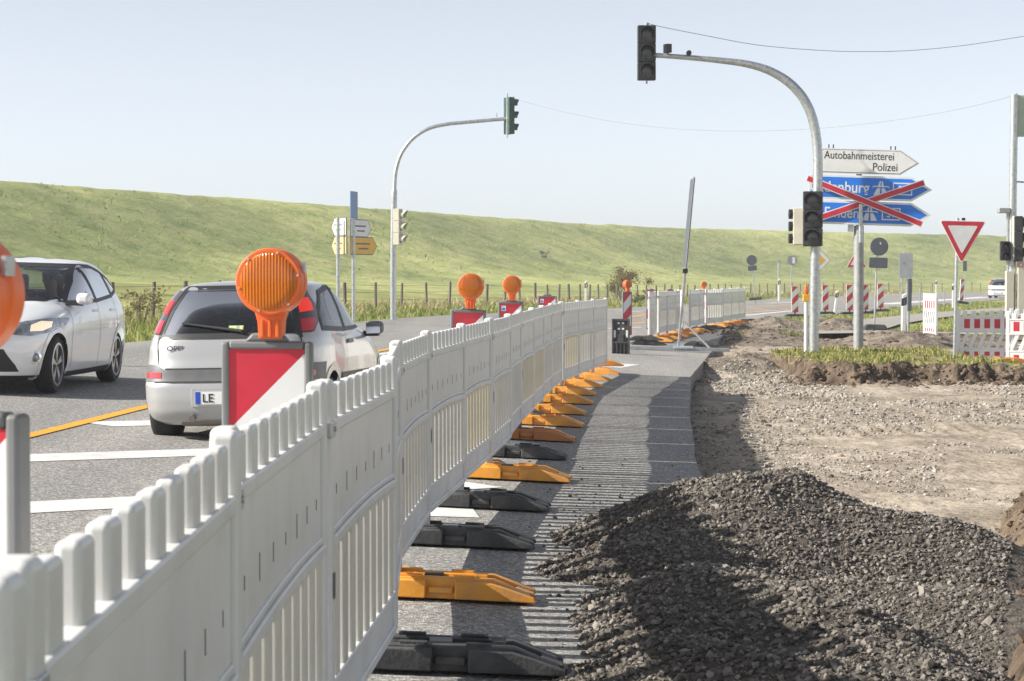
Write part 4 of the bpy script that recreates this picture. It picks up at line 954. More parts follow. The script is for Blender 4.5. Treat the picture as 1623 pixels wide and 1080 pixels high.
def make_car(name, label, spec, paint, loc, rot, group=None):
    root = thing(name, label, 'car', loc, rot[2], group, rot[0], rot[1]); B = spec['B']; N = 64
    zl = np.unique(np.concatenate([np.arange(spec['z0'], spec['belt'], .022), np.arange(spec['belt'], spec['ztop']-.05, .02), np.linspace(spec['ztop']-.05, spec['ztop'], 12)]))
    th = np.linspace(0, math.pi, N+1); th = th+.0*th; V = []
    for z in zl:
        xf, xr, w, nf, nr = (B.g(a, z) for a in (B.xf, B.xr, B.w, B.nf, B.nr))
        c, s = np.cos(th), np.sin(th); n = np.where(c >= 0, nf, nr); a = np.where(c >= 0, xf-B.xc, B.xc-xr)
        x = B.xc+np.sign(c)*a*np.abs(c)**(2/n); y = w*np.abs(s)**(2/n)
        half = np.stack([x, y, np.full(N+1, z)], -1); oth = half[1:-1][::-1]*np.array([1, -1, 1]); V.append(np.concatenate([half, oth]))
    nc = 2*N; V = np.array(V); nz = len(zl); F_ = []
    for i in range(nz-1):
        for j in range(nc):
            q = [(i, j), (i, (j+1) % nc), (i+1, (j+1) % nc), (i+1, j)]; c = np.mean([V[a, b] for a, b in q], 0); cut = False
            for ax in spec['axles']:
                if (c[0]-ax)**2+(c[2]-spec['wr'])**2 < (spec['arch']+.012)**2 and abs(c[1]) > .45: cut = True
            if not cut:
                for mode, poly in spec['holes']:
                    u, v = (c[0], c[2]) if mode == 'S' else (c[1], c[2])
                    ok = (mode == 'S' and abs(c[1]) > .75*B.W(c[0], c[2]) and abs(c[1]) > .2) or (mode == 'rear' and c[0] < B.xc-.3 and abs(c[0]-B.Rr(c[1], c[2])) < .06) or (mode == 'front' and c[0] > B.xc+.3 and abs(c[0]-B.Rf(c[1], c[2])) < .08)
                    if ok and in_poly(u, v, poly): cut = True; break
            if not cut: F_.append([a*nc+b for a, b in q])
    V = V.reshape(-1, 3); top = len(V); V = np.vstack([V, [[(B.xf[-1]+B.xr[-1])/2, 0, spec['ztop']+.002]]])
    me = bpy.data.meshes.new('body'); me.from_pydata([tuple(v) for v in V], [], [tuple(f) for f in F_]+[((nz-1)*nc+j, (nz-1)*nc+(j+1) % nc, top) for j in range(nc)])
    me.materials.append(paint); me.polygons.foreach_set('use_smooth', np.ones(len(me.polygons), bool)); me.set_sharp_from_angle(angle=R(50))
    body = bpy.data.objects.new('body', me); col.objects.link(body); body.parent = root
    # openings: black surround then glass
    for nm, mode, poly, gm_ in spec['glass']:
        for md in (('L', 'R') if mode == 'S' else (mode,)):
            gobj = patch(B, nm, poly, md, .004, gm_, root)
            ring_patch(B, 'window_surround', poly, .03 if mode == 'S' else .035, md, .0065, M['dark_trim'], gobj, -.012)
    for ax in spec['axles']:
        for md, sd_ in (('L', 1), ('R', -1)):
            K = 40; V2 = []
            for k in range(K+1):
                a = R(-28)+R(236)*k/K
                for rr in (spec['arch']-.012, spec['arch']+.045):
                    u, v = ax+rr*math.cos(a), max(spec['z0']+.002, spec['wr']+rr*math.sin(a)); V2.append(tuple(Vector(B.mp(md, u, v, 0))+B.nor(md, u, v)*.006))
            np_mesh('wheel_arch', V2, grid_faces(K+1, 2), spec.get('archm', paint), smooth=True, parent=body)
            make_wheel(root, ax, sd_*(spec['track']/2), spec['wr'], .195, sd_, rimr=spec.get('rimr', .21))
    u = MB(); u.box(B.xr[0]+.25, B.xf[0]-.2, -.55, .55, .17, .40)
    for ax in spec['axles']: u.box(ax-.40, ax+.40, -.66, .66, .33, .70)
    u.box(spec['cab'][0], spec['cab'][1], -.66, .66, .3, .55); u.build('underbody', M['dark_trim'], root)
    for sd_ in (1, -1):
        q = MB(); q.box(-.10, .10, 0, .16, -.065, .065); q.build('wing_mirror', spec.get('mirm', paint), root, bevel=.05, seg=4, T=Tm((spec['mir'][0], sd_*spec['mir'][1]-(.16 if sd_ < 0 else 0), spec['mir'][2])))
        q = MB(); q.box(-.103, -.1005, .012, .148, -.052, .052); q.build('mirror_glass', M['mirror'], root, T=Tm((spec['mir'][0], sd_*spec['mir'][1]-(.16 if sd_ < 0 else 0), spec['mir'][2])))
        q = MB(); q.box(-.04, .05, -.12, .06, -.02, .03); q.build('mirror_arm', M['dark_trim'], root, T=Tm((spec['mir'][0], sd_*(spec['mir'][1]-.0), spec['mir'][2]-.06)))
    # cabin
    for sx, sy in spec['seats']:
        q = MB(); q.prism([(-.25, 0), (.25, .03), (.25, .15), (-.1, .14), (-.22, .68), (-.34, .66)], -.24, .24); st_ = q.build('seat', M['cabin'], root, bevel=.05, seg=3, T=Tm((sx, sy, .42)))
        q = MB(); q.box(-.05, .05, -.13, .13, -.1, .09); q.build('headrest', M['cabin_grey'], st_, bevel=.04, seg=3, T=Tm((sx-.30, sy, 1.19)))
    q = MB(); q.box(spec['dash']-.25, spec['dash']+.3, -.62, .62, .6, spec['belt']-.05); q.build('dashboard', M['cabin'], root, bevel=.06, seg=3)
    q = MB(); sw = Vector((spec['dash']-.33, .36, .93)); q.lathe([(.165, -.012), (.185, -.012), (.185, .012), (.165, .012)], 28, 'x', Tm(sw, ry=R(-22))); q.f = q.f[:-2]; q.m = q.m[:-2]; q.f += [(3*28+k, 3*28+(k+1) % 28, (k+1) % 28, k) for k in range(28)]; q.m += [0]*28
    q.build('steering_wheel', M['grey_trim'], root, smooth=True)
    return root, B, body
#  z     x_front x_rear half-width n_front n_rear
CORSA = [(.17, 1.66, -1.72, .70, 6, 6), (.22, 1.78, -1.86, .765, 6, 6.5), (.29, 1.86, -1.905, .80, 6, 6.5), (.40, 1.905, -1.915, .815, 6, 6.5), (.535, 1.91, -1.91, .823, 6, 6.5), (.56, 1.90, -1.885, .823, 6, 6), (.68, 1.83, -1.87, .823, 5.6, 5.5),
         (.74, 1.74, -1.842, .82, 5.2, 5.5), (.84, 1.52, -1.822, .812, 4.6, 5.5), (.92, 1.18, -1.80, .80, 4,5.2), (.98, .96, -1.765, .782, 3, 5), (1.08, .77, -1.70, .748, 3, 4.8), (1.18, .56, -1.63, .708, 3, 4.6), (1.28, .33, -1.545, .662, 3, 4.4),
         (1.35, .10, -1.46, .618, 3, 4.2), (1.385, -.05, -1.38, .575, 3, 4), (1.41, -.2, -1.25, .50, 2.8, 3.6), (1.425, -.35, -1.05, .36, 2.5, 3), (1.432, -.5, -.8, .15, 2, 2)]
FOCUS = [(.16, 1.95, -1.98, .80, 4.4, 5), (.20, 2.06, -2.08, .855, 4.3, 5), (.30, 2.14, -2.15, .885, 4.2, 5), (.45, 2.18, -2.18, .902, 4.2, 5), (.60, 2.165, -2.18, .911, 4.2, 5), (.68, 2.12, -2.165, .912, 4.1, 5), (.76, 2.02, -2.15, .908, 4, 5),
         (.83, 1.80, -2.135, .90, 3.8, 5), (.90, 1.46, -2.11, .888, 3.5, 4.8), (.96, 1.14, -2.08, .872, 3, 4.6), (1.01, .98, -2.04, .852, 3.1, 4.5), (1.10, .76, -1.97, .818, 3.2, 4.3), (1.20, .50, -1.86, .775, 3.2, 4.2), (1.30, .22, -1.73, .728, 3.2, 4),
         (1.38, -.05, -1.58, .675, 3.1, 3.8), (1.43, -.28, -1.42, .62, 3, 3.6), (1.46, -.45, -1.25, .52, 2.8, 3.2), (1.478, -.6, -1.05, .36, 2.4, 2.8), (1.486, -.72, -.9, .15, 2, 2)]
def corsa_spec():
    B = Body(CORSA, -.55); rg = [(-.60, .955), (.60, .955), (.535, 1.17), (.45, 1.345), (-.45, 1.345), (-.535, 1.17)]
    s1 = [(.62, .985), (.12, 1.33), (-.42, 1.345), (-.50, .975)]; s2 = [(-.58, .975), (-.50, 1.345), (-.98, 1.30), (-1.30, 1.13), (-1.36, 1.0)]
    fw = [(-.62, 1.0), (.62, 1.0), (.55, 1.18), (.48, 1.345), (-.48, 1.345), (-.55, 1.18)]
    return dict(B=B, z0=.17, belt=.96, ztop=1.432, axles=(1.25, -1.24), wr=.288, arch=.335, track=1.40, glass=[('rear_window', 'rear', rg, M['glass_dark']), ('side_window', 'S', s1, M['glass']), ('side_window', 'S', s2, M['glass']), ('windscreen', 'front', fw, M['glass'])],
        holes=[('rear', offset_poly(rg, -.015)), ('S', offset_poly(s1, -.01)), ('S', offset_poly(s2, -.01)), ('front', offset_poly(fw, -.02))], cab=(-1.5, .9), mir=(.56, .80, .95), mirm=M['dark_trim'], seats=((-.15, .36), (-.15, -.36), (-1.0, .36), (-1.0, -.36)), dash=.75, rimr=.18)
def corsa_details(root, B, body, plate='LE', badge='OPEL'):
    for s in (1, -1):
        f = lambda P: [(s*a, b) for a, b in P]
        hl = patch(B, 'tail_light', f([(.615, .955), (.715, .965), (.722, 1.05), (.67, 1.20), (.575, 1.345), (.475, 1.335), (.565, 1.16)]), 'rear', .010, M['smoke_lens'], root, .02)
        patch(B, 'red_lens', f([(.63, .965), (.708, .972), (.712, 1.045), (.692, 1.085), (.602, 1.075)]), 'rear', .014, M['red_lens'], hl, .02)
        patch(B, 'brake_lens', f([(.588, 1.13), (.672, 1.145), (.648, 1.205), (.613, 1.26), (.545, 1.25)]), 'rear', .014, M['brake_glow'], hl, .02)
        patch(B, 'bumper_reflector', f([(.58, .585), (.745, .59), (.745, .635), (.58, .635)]), 'rear', .012, M['red_lens'], root, .02)
    tr = patch(B, 'bumper_trim', [(-.80, .555), (.80, .555), (.80, .70), (.62, .70), (.55, .655), (-.55, .655), (-.62, .70), (-.80, .70)], 'rear', .008, M['grey_trim'], root, .03)
    for md in ('L', 'R'):
        patch(B, 'bumper_trim', [(-1.80, .56), (-1.57, .56), (-1.55, .62), (-1.80, .70)], md, .007, M['grey_trim'], root)
        patch(B, 'side_rub_strip', [(-.88, .52), (.85, .50), (.85, .56), (-.88, .58)], md, .008, M['dark_trim'], root)
        line_patch(B, 'door_seam', [(-.62, .30), (-.60, .6), (-.54, .97)], .007, md, .004, M['dark_slit'], root); line_patch(B, 'door_seam', [(.80, .30), (.84, .7), (.70, .95)], .007, md, .004, M['dark_slit'], root)
        patch(B, 'door_handle', [(-.50, .83), (-.30, .835), (-.30, .875), (-.50, .87)], md, .02, M['dark_trim'] if md == 'L' else M['grey_trim'], root)
    line_patch(B, 'hatch_seam', [(-.62, .70), (-.64, .9), (-.61, .955)], .009, 'rear', .004, M['dark_slit'], body); line_patch(B, 'hatch_seam', [(.62, .70), (.64, .9), (.61, .955)], .009, 'rear', .004, M['dark_slit'], body); line_patch(B, 'hatch_seam', [(-.55, .665), (.55, .665)], .012, 'rear', .006, M['dark_slit'], body)
    line_patch(B, 'bumper_seam', [(-.80, .548), (.80, .548)], .01, 'rear', .009, M['dark_slit'], body)
    xr = B.Rr(0, .43)
    q = MB(); q.box(-.02, .01, -.30, .30, .335, .50); q.build('plate_recess', M['silver'], root, bevel=.006, T=Tm((xr-.003, 0, 0)))
    q = MB(); q.box(-.006, .002, -.26, .26, .36, .47); pl = q.build('number_plate', M['white_film'], root, T=Tm((xr-.028, 0, 0)))
    TT = Matrix.Translation((xr-.036, 0, 0))@Matrix.Rotation(R(-90), 4, 'Z')
    q = MB(); q.box(-.259, -.215, -.001, .001, .362, .468); q.build('plate_band', M['eu_blue'], pl, T=TT)
    if plate: text_part('plate_letters', plate, .105, M['black_paint'], pl, TT@Matrix.Translation((-.20, -.001, .378)), ex=.001, bold=.001)
    if badge: text_part('maker_badge', badge, .058, M['grey_trim'], root, Matrix.Translation((B.Rr(.45, .85)-.008, .54, .825))@Matrix.Rotation(R(-90), 4, 'Z'), ex=.002, bold=.0012, sx=1.25)
    wp = MB(); a = Vector(B.mp('rear', .42, 1.06, .03)); b = Vector(B.mp('rear', -.13, .985, .03)); wp.tube([b, a], [.016, .008], 8); wp.tube([b+Vector((.03, 0, -.03)), b], .02, 8); wp.build('rear_wiper', M['dark_trim'], root)
    q = MB(); q.tube([(-1.84, .30, .25), (-1.93, .30, .235)], .028, 14); q.build('exhaust_pipe', M['exhaust'], root)
    q = MB(); q.box(-1.8, -1.45, -.1, .45, .16, .27); q.build('silencer', M['exhaust'], root, bevel=.05, seg=3)
    q = MB(); q.box(-.006, .006, -.055, .055, -.012, .012); q.build('high_brake_light', M['brake_glow'], root, T=Tm((B.Rr(0, 1.315)+.03, .0, 1.305)))
    patch(B, 'window_sticker', [(.0, .99), (-.13, .99), (-.13, 1.03), (.0, 1.03)], 'rear', .006, mat('sticker_green', (.20, .52, .30), .5, 0, .4, 40, c2=(.75, .72, .3)), root)
    patch(B, 'window_decal', [(-.40, 1.03), (-.44, 1.015), (-.47, 1.035), (-.46, 1.07), (-.435, 1.085), (-.42, 1.06), (-.37, 1.05)], 'rear', .006, M['white_paint'], root)
    return root
PX, PYr = -2.47, 18.75; hd = R(83.5); fwd = Vector((math.cos(hd), math.sin(hd))); c0 = Vector((PX, PYr))+fwd*1.915
car, B, body = make_car('parked_car', 'silver hatchback seen from behind with lit brake lights, stopped beside the fence', corsa_spec(), M['silver'], (c0.x, c0.y, float(zr(c0.x, c0.y))-.012), (-.02, 0, hd)); car.name = 'silver_hatchback'
corsa_details(car, B, body)
# distant white car
p = at(1589, 473, 168)
c3, B, body = make_car('white_hatchback', 'small distant white hatchback driving away at the right edge', corsa_spec(), M['white_car'], (p.x, p.y, float(zr(p.x, p.y))), (0, 0, R(68))); corsa_details(c3, B, body, '', '')
c3.scale = (1.05, 1.05, 1.05)
def focus_spec():
    B = Body(FOCUS, -.62); fw = [(-.70, 1.03), (.70, 1.03), (.66, 1.2), (.575, 1.385), (-.575, 1.385), (-.66, 1.2)]; rg = [(-.62, 1.08), (.62, 1.08), (.5, 1.38), (-.5, 1.38)]
    s1 = [(.66, 1.0), (.05, 1.335), (-.22, 1.385), (-.30, 1.01)]; s2 = [(-.37, 1.012), (-.29, 1.39), (-.72, 1.385), (-1.0, 1.33), (-1.10, 1.06)]; s3 = [(-1.17, 1.075), (-1.07, 1.315), (-1.33, 1.22), (-1.45, 1.12)]
    return dict(B=B, z0=.16, belt=1.0, ztop=1.486, axles=(1.29, -1.36), wr=.318, arch=.36, track=1.53, glass=[('windscreen', 'front', fw, M['glass']), ('rear_window', 'rear', rg, M['glass']), ('side_window', 'S', s1, M['glass']), ('side_window', 'S', s2, M['glass']), ('side_window', 'S', s3, M['glass'])],
        holes=[('front', offset_poly(fw, -.02)), ('rear', offset_poly(rg, -.02)), ('S', offset_poly(s1, -.01)), ('S', offset_poly(s2, -.01)), ('S', offset_poly(s3, -.008))], cab=(-1.6, .9), mir=(.58, .88, 1.035), seats=((-.2, .37), (-.2, -.37), (-1.15, .4), (-1.15, -.4)), dash=.72, rimr=.232)
fx, fy = -5.92, 25.75; frz = R(-93.5)
fcar, B, body = make_car('white_hatchback', 'white hatchback with lit headlamp driving towards the camera, left', focus_spec(), M['white_car'], (fx, fy, float(zr(fx, fy))-.01), (-.03, 0, frz))
fcar.scale = (1.025, 1.025, 1.025)
for s in (1, -1):
    f = lambda P: [(s*a, b) for a, b in P]
    hl = patch(B, 'headlight', f([(.46, .735), (.54, .655), (.72, .64), (.83, .675), (.875, .75), (.865, .825), (.78, .825), (.62, .79)]), 'front', .006, M['head_lens'], fcar, .02)
    patch(B, 'lit_reflector', f([(.70, .685), (.78, .69), (.82, .73), (.81, .785), (.74, .79), (.69, .75)]), 'front', .010, M['head_glow'], hl, .015)
    fb = MB(); c = Vector(B.mp('front', s*.745, .41, .0)); fb.lathe([(.075, .0), (.075, .012), (.05, .018), (.045, .0)], 24, 'x', Tm(c, s*R(38))); fl = fb.build('fog_lamp', M['chrome'], fcar, smooth=True)
    fb = MB(); fb.lathe([(.046, .006), (.03, .016), (.001, .02)], 20, 'x', Tm(c, s*R(38))); fb.build('fog_lens', M['head_lens'], fl, smooth=True)
patch(B, 'lower_grille', [(-.62, .26), (.62, .26), (.60, .33), (.50, .50), (-.50, .50), (-.60, .33)], 'front', .005, M['dark_trim'], fcar)
patch(B, 'upper_grille', [(-.40, .66), (.40, .66), (.36, .71), (-.36, .71)], 'front', .005, M['dark_trim'], fcar)
patch(B, 'front_lip', [(-.78, .165), (.78, .165), (.80, .215), (-.80, .215)], 'front', .006, M['dark_trim'], fcar)
for md in ('L', 'R'):
    line_patch(B, 'door_seam', [(.80, .27), (.83, .6), (.74, .98)], .007, md, .004, M['dark_slit'], body); line_patch(B, 'door_seam', [(-.33, .26), (-.36, .6), (-.33, 1.0)], .007, md, .004, M['dark_slit'], body); line_patch(B, 'door_seam', [(-1.02, .40), (-1.2, .72), (-1.13, 1.05)], .007, md, .004, M['dark_slit'], body)
    patch(B, 'sill_trim', [(-.98, .165), (.92, .165), (.93, .225), (-.98, .235)], md, .006, M['dark_trim'], fcar)
    for hx in (-.18, -.98):
        q = MB(); yy = B.W(hx, .89)*(1 if md == 'L' else -1); q.box(hx-.10, hx+.10, -.018, .018, .875, .905, Tm((0, yy, 0))); q.build('door_handle', M['white_car'], fcar, bevel=.012)

# the driver of the white car
def skin_body(name, joints, edges, m, parent, sub=2):
    me = bpy.data.meshes.new(name); me.from_pydata([j[0] for j in joints], edges, []); me.materials.append(m)
    o = bpy.data.objects.new(name, me); col.objects.link(o); o.parent = parent
    sk = o.modifiers.new('skin', 'SKIN'); sk.use_smooth_shade = True
    for v, j in zip(me.skin_vertices[0].data, joints): r = j[1]; v.radius = r if isinstance(r, tuple) else (r, r)
    me.skin_vertices[0].data[0].use_root = True
    ss = o.modifiers.new('subdiv', 'SUBSURF'); ss.levels = ss.render_levels = sub; return o
def driver(label, loc, rz, cap=True):
    """seated, looking along +x, both hands on the wheel"""
    root = thing('person', label, 'person', loc, rz)
    J = [((0, 0, .12), (.15, .12)), ((-.05, 0, .34), (.15, .11)), ((-.10, 0, .50), (.17, .11)), ((-.10, 0, .58), (.075, .075)), ((-.07, 0, .66), (.058, .058)), ((-.045, 0, .74), (.078, .09)), ((-.04, 0, .83), (.078, .10)), ((-.04, 0, .89), (.05, .07))]
    E = [(i, i+1) for i in range(7)]
    for s in (1, -1):
        k = len(J); J += [((-.09, s*.19, .52), (.06, .06)), ((.02, s*.27, .30), (.048, .048)), ((.30, s*.20, .34), (.036, .036)), ((.40, s*.16, .37), (.033, .02))]; E += [(2, k), (k, k+1), (k+1, k+2), (k+2, k+3)]
        for q_ in range(5):
            z = .40-.018*q_; J += [((.435, s*(.155-.004*q_), z), (.010, .010)), ((.45, s*.125, z-.004), (.009, .009)), ((.43, s*.105, z-.004), (.007, .007))]; b = len(J)-3; E += [(k+3, b), (b, b+1), (b+1, b+2)]
        k = len(J); J += [((.10, s*.12, .10), (.085, .085)), ((.46, s*.15, .16), (.065, .065)), ((.62, s*.14, -.15), (.05, .05))]; E += [(0, k), (k, k+1), (k+1, k+2)]
    skin_body('body', J, E, M['skin'], root)
    Jk = [((0, 0, .10), (.165, .135)), ((-.05, 0, .34), (.165, .125)), ((-.10, 0, .50), (.185, .12)), ((-.10, 0, .575), (.085, .085))]; Ek = [(0, 1), (1, 2), (2, 3)]
    for s in (1, -1): k = len(Jk); Jk += [((-.09, s*.19, .52), (.072, .072)), ((.02, s*.27, .30), (.06, .06)), ((.29, s*.20, .335), (.046, .046))]; Ek += [(2, k), (k, k+1), (k+1, k+2)]
    skin_body('jacket', Jk, Ek, M['jacket'], root)
    q = MB(); q.lathe([(.092, .82), (.098, .86), (.085, .915), (.05, .945), (.001, .95)], 20, 'z', Tm((-.04, 0, 0))); q.prism([(.04, -.075), (.13, -.05), (.15, 0), (.13, .05), (.04, .075)], .845, .855, 'z'); q.build('cap', M['cap'], root, smooth=True)
    q = MB(); q.prism([(.0, .0), (.035, -.012), (.012, .045)], -.012, .012); q.build('nose', M['skin'], root, bevel=.004, T=Tm((.035, 0, .755)))
    for s in (1, -1):
        q = MB(); q.lathe([(.012, -.004), (.010, .004)], 10, 'x'); q.build('eye', M['black_plastic'], root, T=Tm((.045, s*.032, .805)))
        q = MB(); q.box(-.02, .015, -.008, .008, -.03, .03); q.build('ear', M['skin'], root, bevel=.006, T=Tm((-.04, s*.088, .79)))
    q = MB(); q.box(-.004, .004, -.024, .024, -.004, .004); q.build('mouth', mat('lips', (.32, .12, .10), .5), root, T=Tm((.044, 0, .735)))
    return root
def in_car(c, p): return c.matrix_basis @ Vector(p)
driver('person in dark jacket and black cap driving the white car', in_car(fcar, (-.16, .37, .46)), frz)
driver('person in dark jacket at the wheel of the silver car', in_car(car, (-.12, .36, .44)), hd)
# ------------------------------------------------------------------ signs
def board(parent, name, poly, m, y=0, th=.02, rim=None, rimm=None, T=None):
    """flat sign plate facing -y with a proud coloured face"""
    q = MB(); q.prism(poly, y, y+th); o = q.build(name, rimm or m, parent, T=T, bevel=.004)
    if rim is not None:
        q = MB(); q.prism(inset(poly, rim) if len(poly) > 14 else offset_poly(poly, -rim), y-.004, y+.001); q.build('face_film', m, o, T=T)
    return o
YS = 45.5; base = at(1362, 553, YS); S_ = YS/FPX
DS = thing('direction_sign', 'blue motorway direction sign crossed out by two red bars, white arrow board on top', 'direction sign', base)
zpx = lambda py: HC+(443-py)*S_-base.z
xpx = lambda px: (px-1362.5)*S_
q = MB(); q.tube([(0, .13, -.3), (0, .13, zpx(358))], .105, 20); q.tube([(0.0, .13, zpx(358)), (0, .13, zpx(245))], .06, 16); q.build('post', M['galv_dull'], DS, smooth=True)
q = MB(); q.tube([(.005, -.085, zpx(385)), (.005, -.085, zpx(325))], .045, 14); q.build('cover_clamp_pole', M['galv'], DS, smooth=True)
TB = Tm((0, 0, 0), R(-7)) @ Matrix.Translation((0, 0, zpx(300))) @ Matrix.Rotation(R(2.1), 4, 'Y') @ Matrix.Translation((0, 0, -zpx(300)))
def arrow(x0, x1, z0, z1, tip): zm = (z0+z1)/2; r = .05; return [(x0+r, z0), (x1-tip, z0), (x1, zm), (x1-tip, z1), (x0+r, z1), (x0, z1-r), (x0, z0+r)]
def icon(parent, x, z, s, y, m):
    q = MB()
    q.prism([(x-.52*s, z-.5*s), (x-.08*s, z-.5*s), (x-.05*s, z+.0*s), (x-.26*s, z+.0*s)], y-.002, y); q.prism([(x+.08*s, z-.5*s), (x+.52*s, z-.5*s), (x+.26*s, z+.0*s), (x+.05*s, z+.0*s)], y-.002, y)
    q.prism([(x-.22*s, z+.08*s), (x-.05*s, z+.08*s), (x-.03*s, z+.5*s), (x-.10*s, z+.5*s)], y-.002, y); q.prism([(x+.05*s, z+.08*s), (x+.22*s, z+.08*s), (x+.10*s, z+.5*s), (x+.03*s, z+.5*s)], y-.002, y)
    q.prism([(x-.62*s, z+.02*s), (x-.45*s, z+.10*s), (x+.45*s, z+.10*s), (x+.62*s, z+.02*s), (x+.5*s, z+.17*s), (x-.5*s, z+.17*s)], y-.0035, y-.0022)
    return q.build('motorway_symbol', m, parent, T=TB)
z0, z1 = zpx(276.5), zpx(237); bo = board(DS, 'white_board', arrow(xpx(1298), xpx(1454), z0, z1, .40), M['black_paint'], -.02, .02, .022, M['white_film'], TB)
q = MB(); q.prism(offset_poly(arrow(xpx(1298), xpx(1454), z0, z1, .40), -.032), -.0265, -.0245); q.build('face_film', M['white_film'], bo, T=TB)
text_part('lettering', 'Autobahnmeisterei', .235, M['black_paint'], bo, TB@Matrix.Translation((xpx(1304), -.0285, zpx(253.5))), ex=.001, sx=.80); text_part('lettering', 'Polizei', .235, M['black_paint'], bo, TB@Matrix.Translation((xpx(1420), -.0285, zpx(270.5))), 'RIGHT', .001, sx=.86)
for name, py0, py1, word, num in (('upper_blue_board', 317.5, 279, 'Oldenburg', '28'), ('lower_blue_board', 357, 319.5, 'Emden', '31')):
    z0, z1 = zpx(py0), zpx(py1); P = arrow(xpx(1281.5), xpx(1475), z0, z1, .42)
    bo = board(DS, name, P, M['sign_blue'], -.02, .02, .045, M['white_film'], TB); zc = (z0+z1)/2
    text_part('lettering', word, .33 if num == '28' else .31, M['white_film'], bo, TB@Matrix.Translation((xpx(1377 if num == '28' else 1363), -.0265, zc-.105)), 'RIGHT', .001, bold=.004, sx=.86)
    icon(bo, xpx(1395 if num == '28' else 1379), zc+.0, .30, -.0245, M['white_film'])
    xa, xb = (xpx(1413.5), xpx(1444)) if num == '28' else (xpx(1398), xpx(1427)); q = MB()
    q.prism([(xa, zc-.13), (xb, zc-.13), (xb, zc+.13), (xa, zc+.13)], -.0262, -.0245); q.build('number_frame', M['white_film'], bo, T=TB)
    q = MB(); q.prism([(xa+.025, zc-.105), (xb-.025, zc-.105), (xb-.025, zc+.105), (xa+.025, zc+.105)], -.0278, -.0264); q.build('number_field', M['sign_blue'], bo, T=TB)
    text_part('lettering', num, .19, M['white_film'], bo, TB@Matrix.Translation(((xa+xb)/2, -.0295, zc-.066)), 'CENTER', .001, bold=.003)
for (a, b), yy in ((((1279.5, 286), (1460, 352.5)), -.115), (((1284, 354), (1461, 287.5)), -.085)):
    va, vb = Vector((xpx(a[0]), 0, zpx(a[1]))), Vector((xpx(b[0]), 0, zpx(b[1]))); d = (vb-va).normalized(); n_ = Vector((-d.z, 0, d.x))
    pl = lambda w, e: [(p.x, p.z) for p in (va-d*e-n_*w, vb+d*e-n_*w, vb+d*e+n_*w, va-d*e+n_*w)]
    q = MB(); q.prism(pl(.07, .015), yy, yy+.02); o = q.build('cancelling_bar', M['white_film'], DS, T=TB, bevel=.003)
    q = MB(); q.prism(pl(.052, 0), yy-.003, yy+.001); q.build('red_film', M['red_film'], o, T=TB)
q = MB(); q.box(xpx(1346), xpx(1355), .02, .10, zpx(368), zpx(352), TB@Tm((0, 0, 0), 0, 0, 0)); q.build('clamp_plate', M['galv'], DS)
for px_, w_ in ((1311, .012), (1318, .012), (1408, .012), (1415, .012)):
    q = MB(); q.box(xpx(px_)-w_, xpx(px_)+w_, .0, .03, zpx(238), zpx(231)); q.build('bracket_end', M['black_paint'], DS, T=TB)
def post_sign(name, label, cat, px, py, Y, r=.03, top=None, m='galv', lean=0, group=None, below=.25):
    b = at(px, py, Y); t = thing(name, label, cat, b, 0, group, 0, lean); h = HC+(443-top)*Y/FPX-b.z
    q = MB(); q.tube([(0, 0.04, -below), (0, 0.04, h)], r, 12); q.build('post', M[m], t, smooth=True)
    return t, (lambda x, y: ((x-px)*Y/FPX, HC+(443-y)*Y/FPX-b.z))
def round_poly(poly, r, n=5):
    out = []; N = len(poly)
    for i in range(N):
        p0, p1, p2 = Vector(poly[i-1]), Vector(poly[i]), Vector(poly[(i+1) % N]); a = (p0-p1).normalized(); b = (p2-p1).normalized(); ang = a.angle(b); d = min(r/math.tan(ang/2), .45*min((p0-p1).length, (p2-p1).length))
        for k in range(n+1): t_ = k/n; s_, e = p1+a*d, p1+b*d; out.append(tuple((1-t_)**2*s_+2*t_*(1-t_)*p1+t_*t_*e))
    return out
def inset(poly, d):
    c = sum((Vector(p) for p in poly), Vector((0, 0)))/len(poly); n = len(poly); r_ = 1e9
    for i in range(n):
        a, b = Vector(poly[i]), Vector(poly[(i+1) % n])
        if (b-a).length > .1: e = (b-a).normalized(); r_ = min(r_, abs((c-a).x*e.y-(c-a).y*e.x))
    return [tuple(c+(Vector(p)-c)*(r_-d)/r_) for p in poly]
def circle(cx, cz, r, n=28): return [(cx+r*math.cos(2*math.pi*k/n), cz+r*math.sin(2*math.pi*k/n)) for k in range(n)]
# give way sign
t, f = post_sign('give_way_sign', 'large red and white give way triangle pointing down on a grey post', 'road sign', 1513.5, 566, 41.8, .034, 346, 'galv', R(.9))
P = [f(1484.5, 350), f(1558, 350.5), f(1520.5, 418)]; P = round_poly([P[2], P[1], P[0]], .035)
bo = board(t, 'red_triangle', P, M['red_film'], -.01, .02, .012, M['white_film'])
q = MB(); q.prism(inset(P, .09), -.0185, -.0165); q.build('white_centre', M['white_film'], bo)
q = MB(); x, z = f(1523, 348); q.box(x-.03, x+.03, 0, .06, z-.02, z+.03); q.build('post_cap', M['black_paint'], t)
# priority road diamond half behind the mast
t, f = post_sign('priority_sign', 'yellow and white diamond sign half hidden behind the tall curved mast', 'road sign', 1299, 506, 76, .03, 395)
P = round_poly([f(1299, 430), f(1316, 412.5), f(1299, 395), f(1282, 412.5)], .05); bo = board(t, 'diamond_plate', P, M['white_film'], -.01, .02, .012, M['black_paint'])
q = MB(); q.prism(round_poly([f(1299, 421), f(1307.5, 412.5), f(1299, 404), f(1290.5, 412.5)], .02), -.018, -.0155); q.build('yellow_centre', M['sign_yellow'], bo)
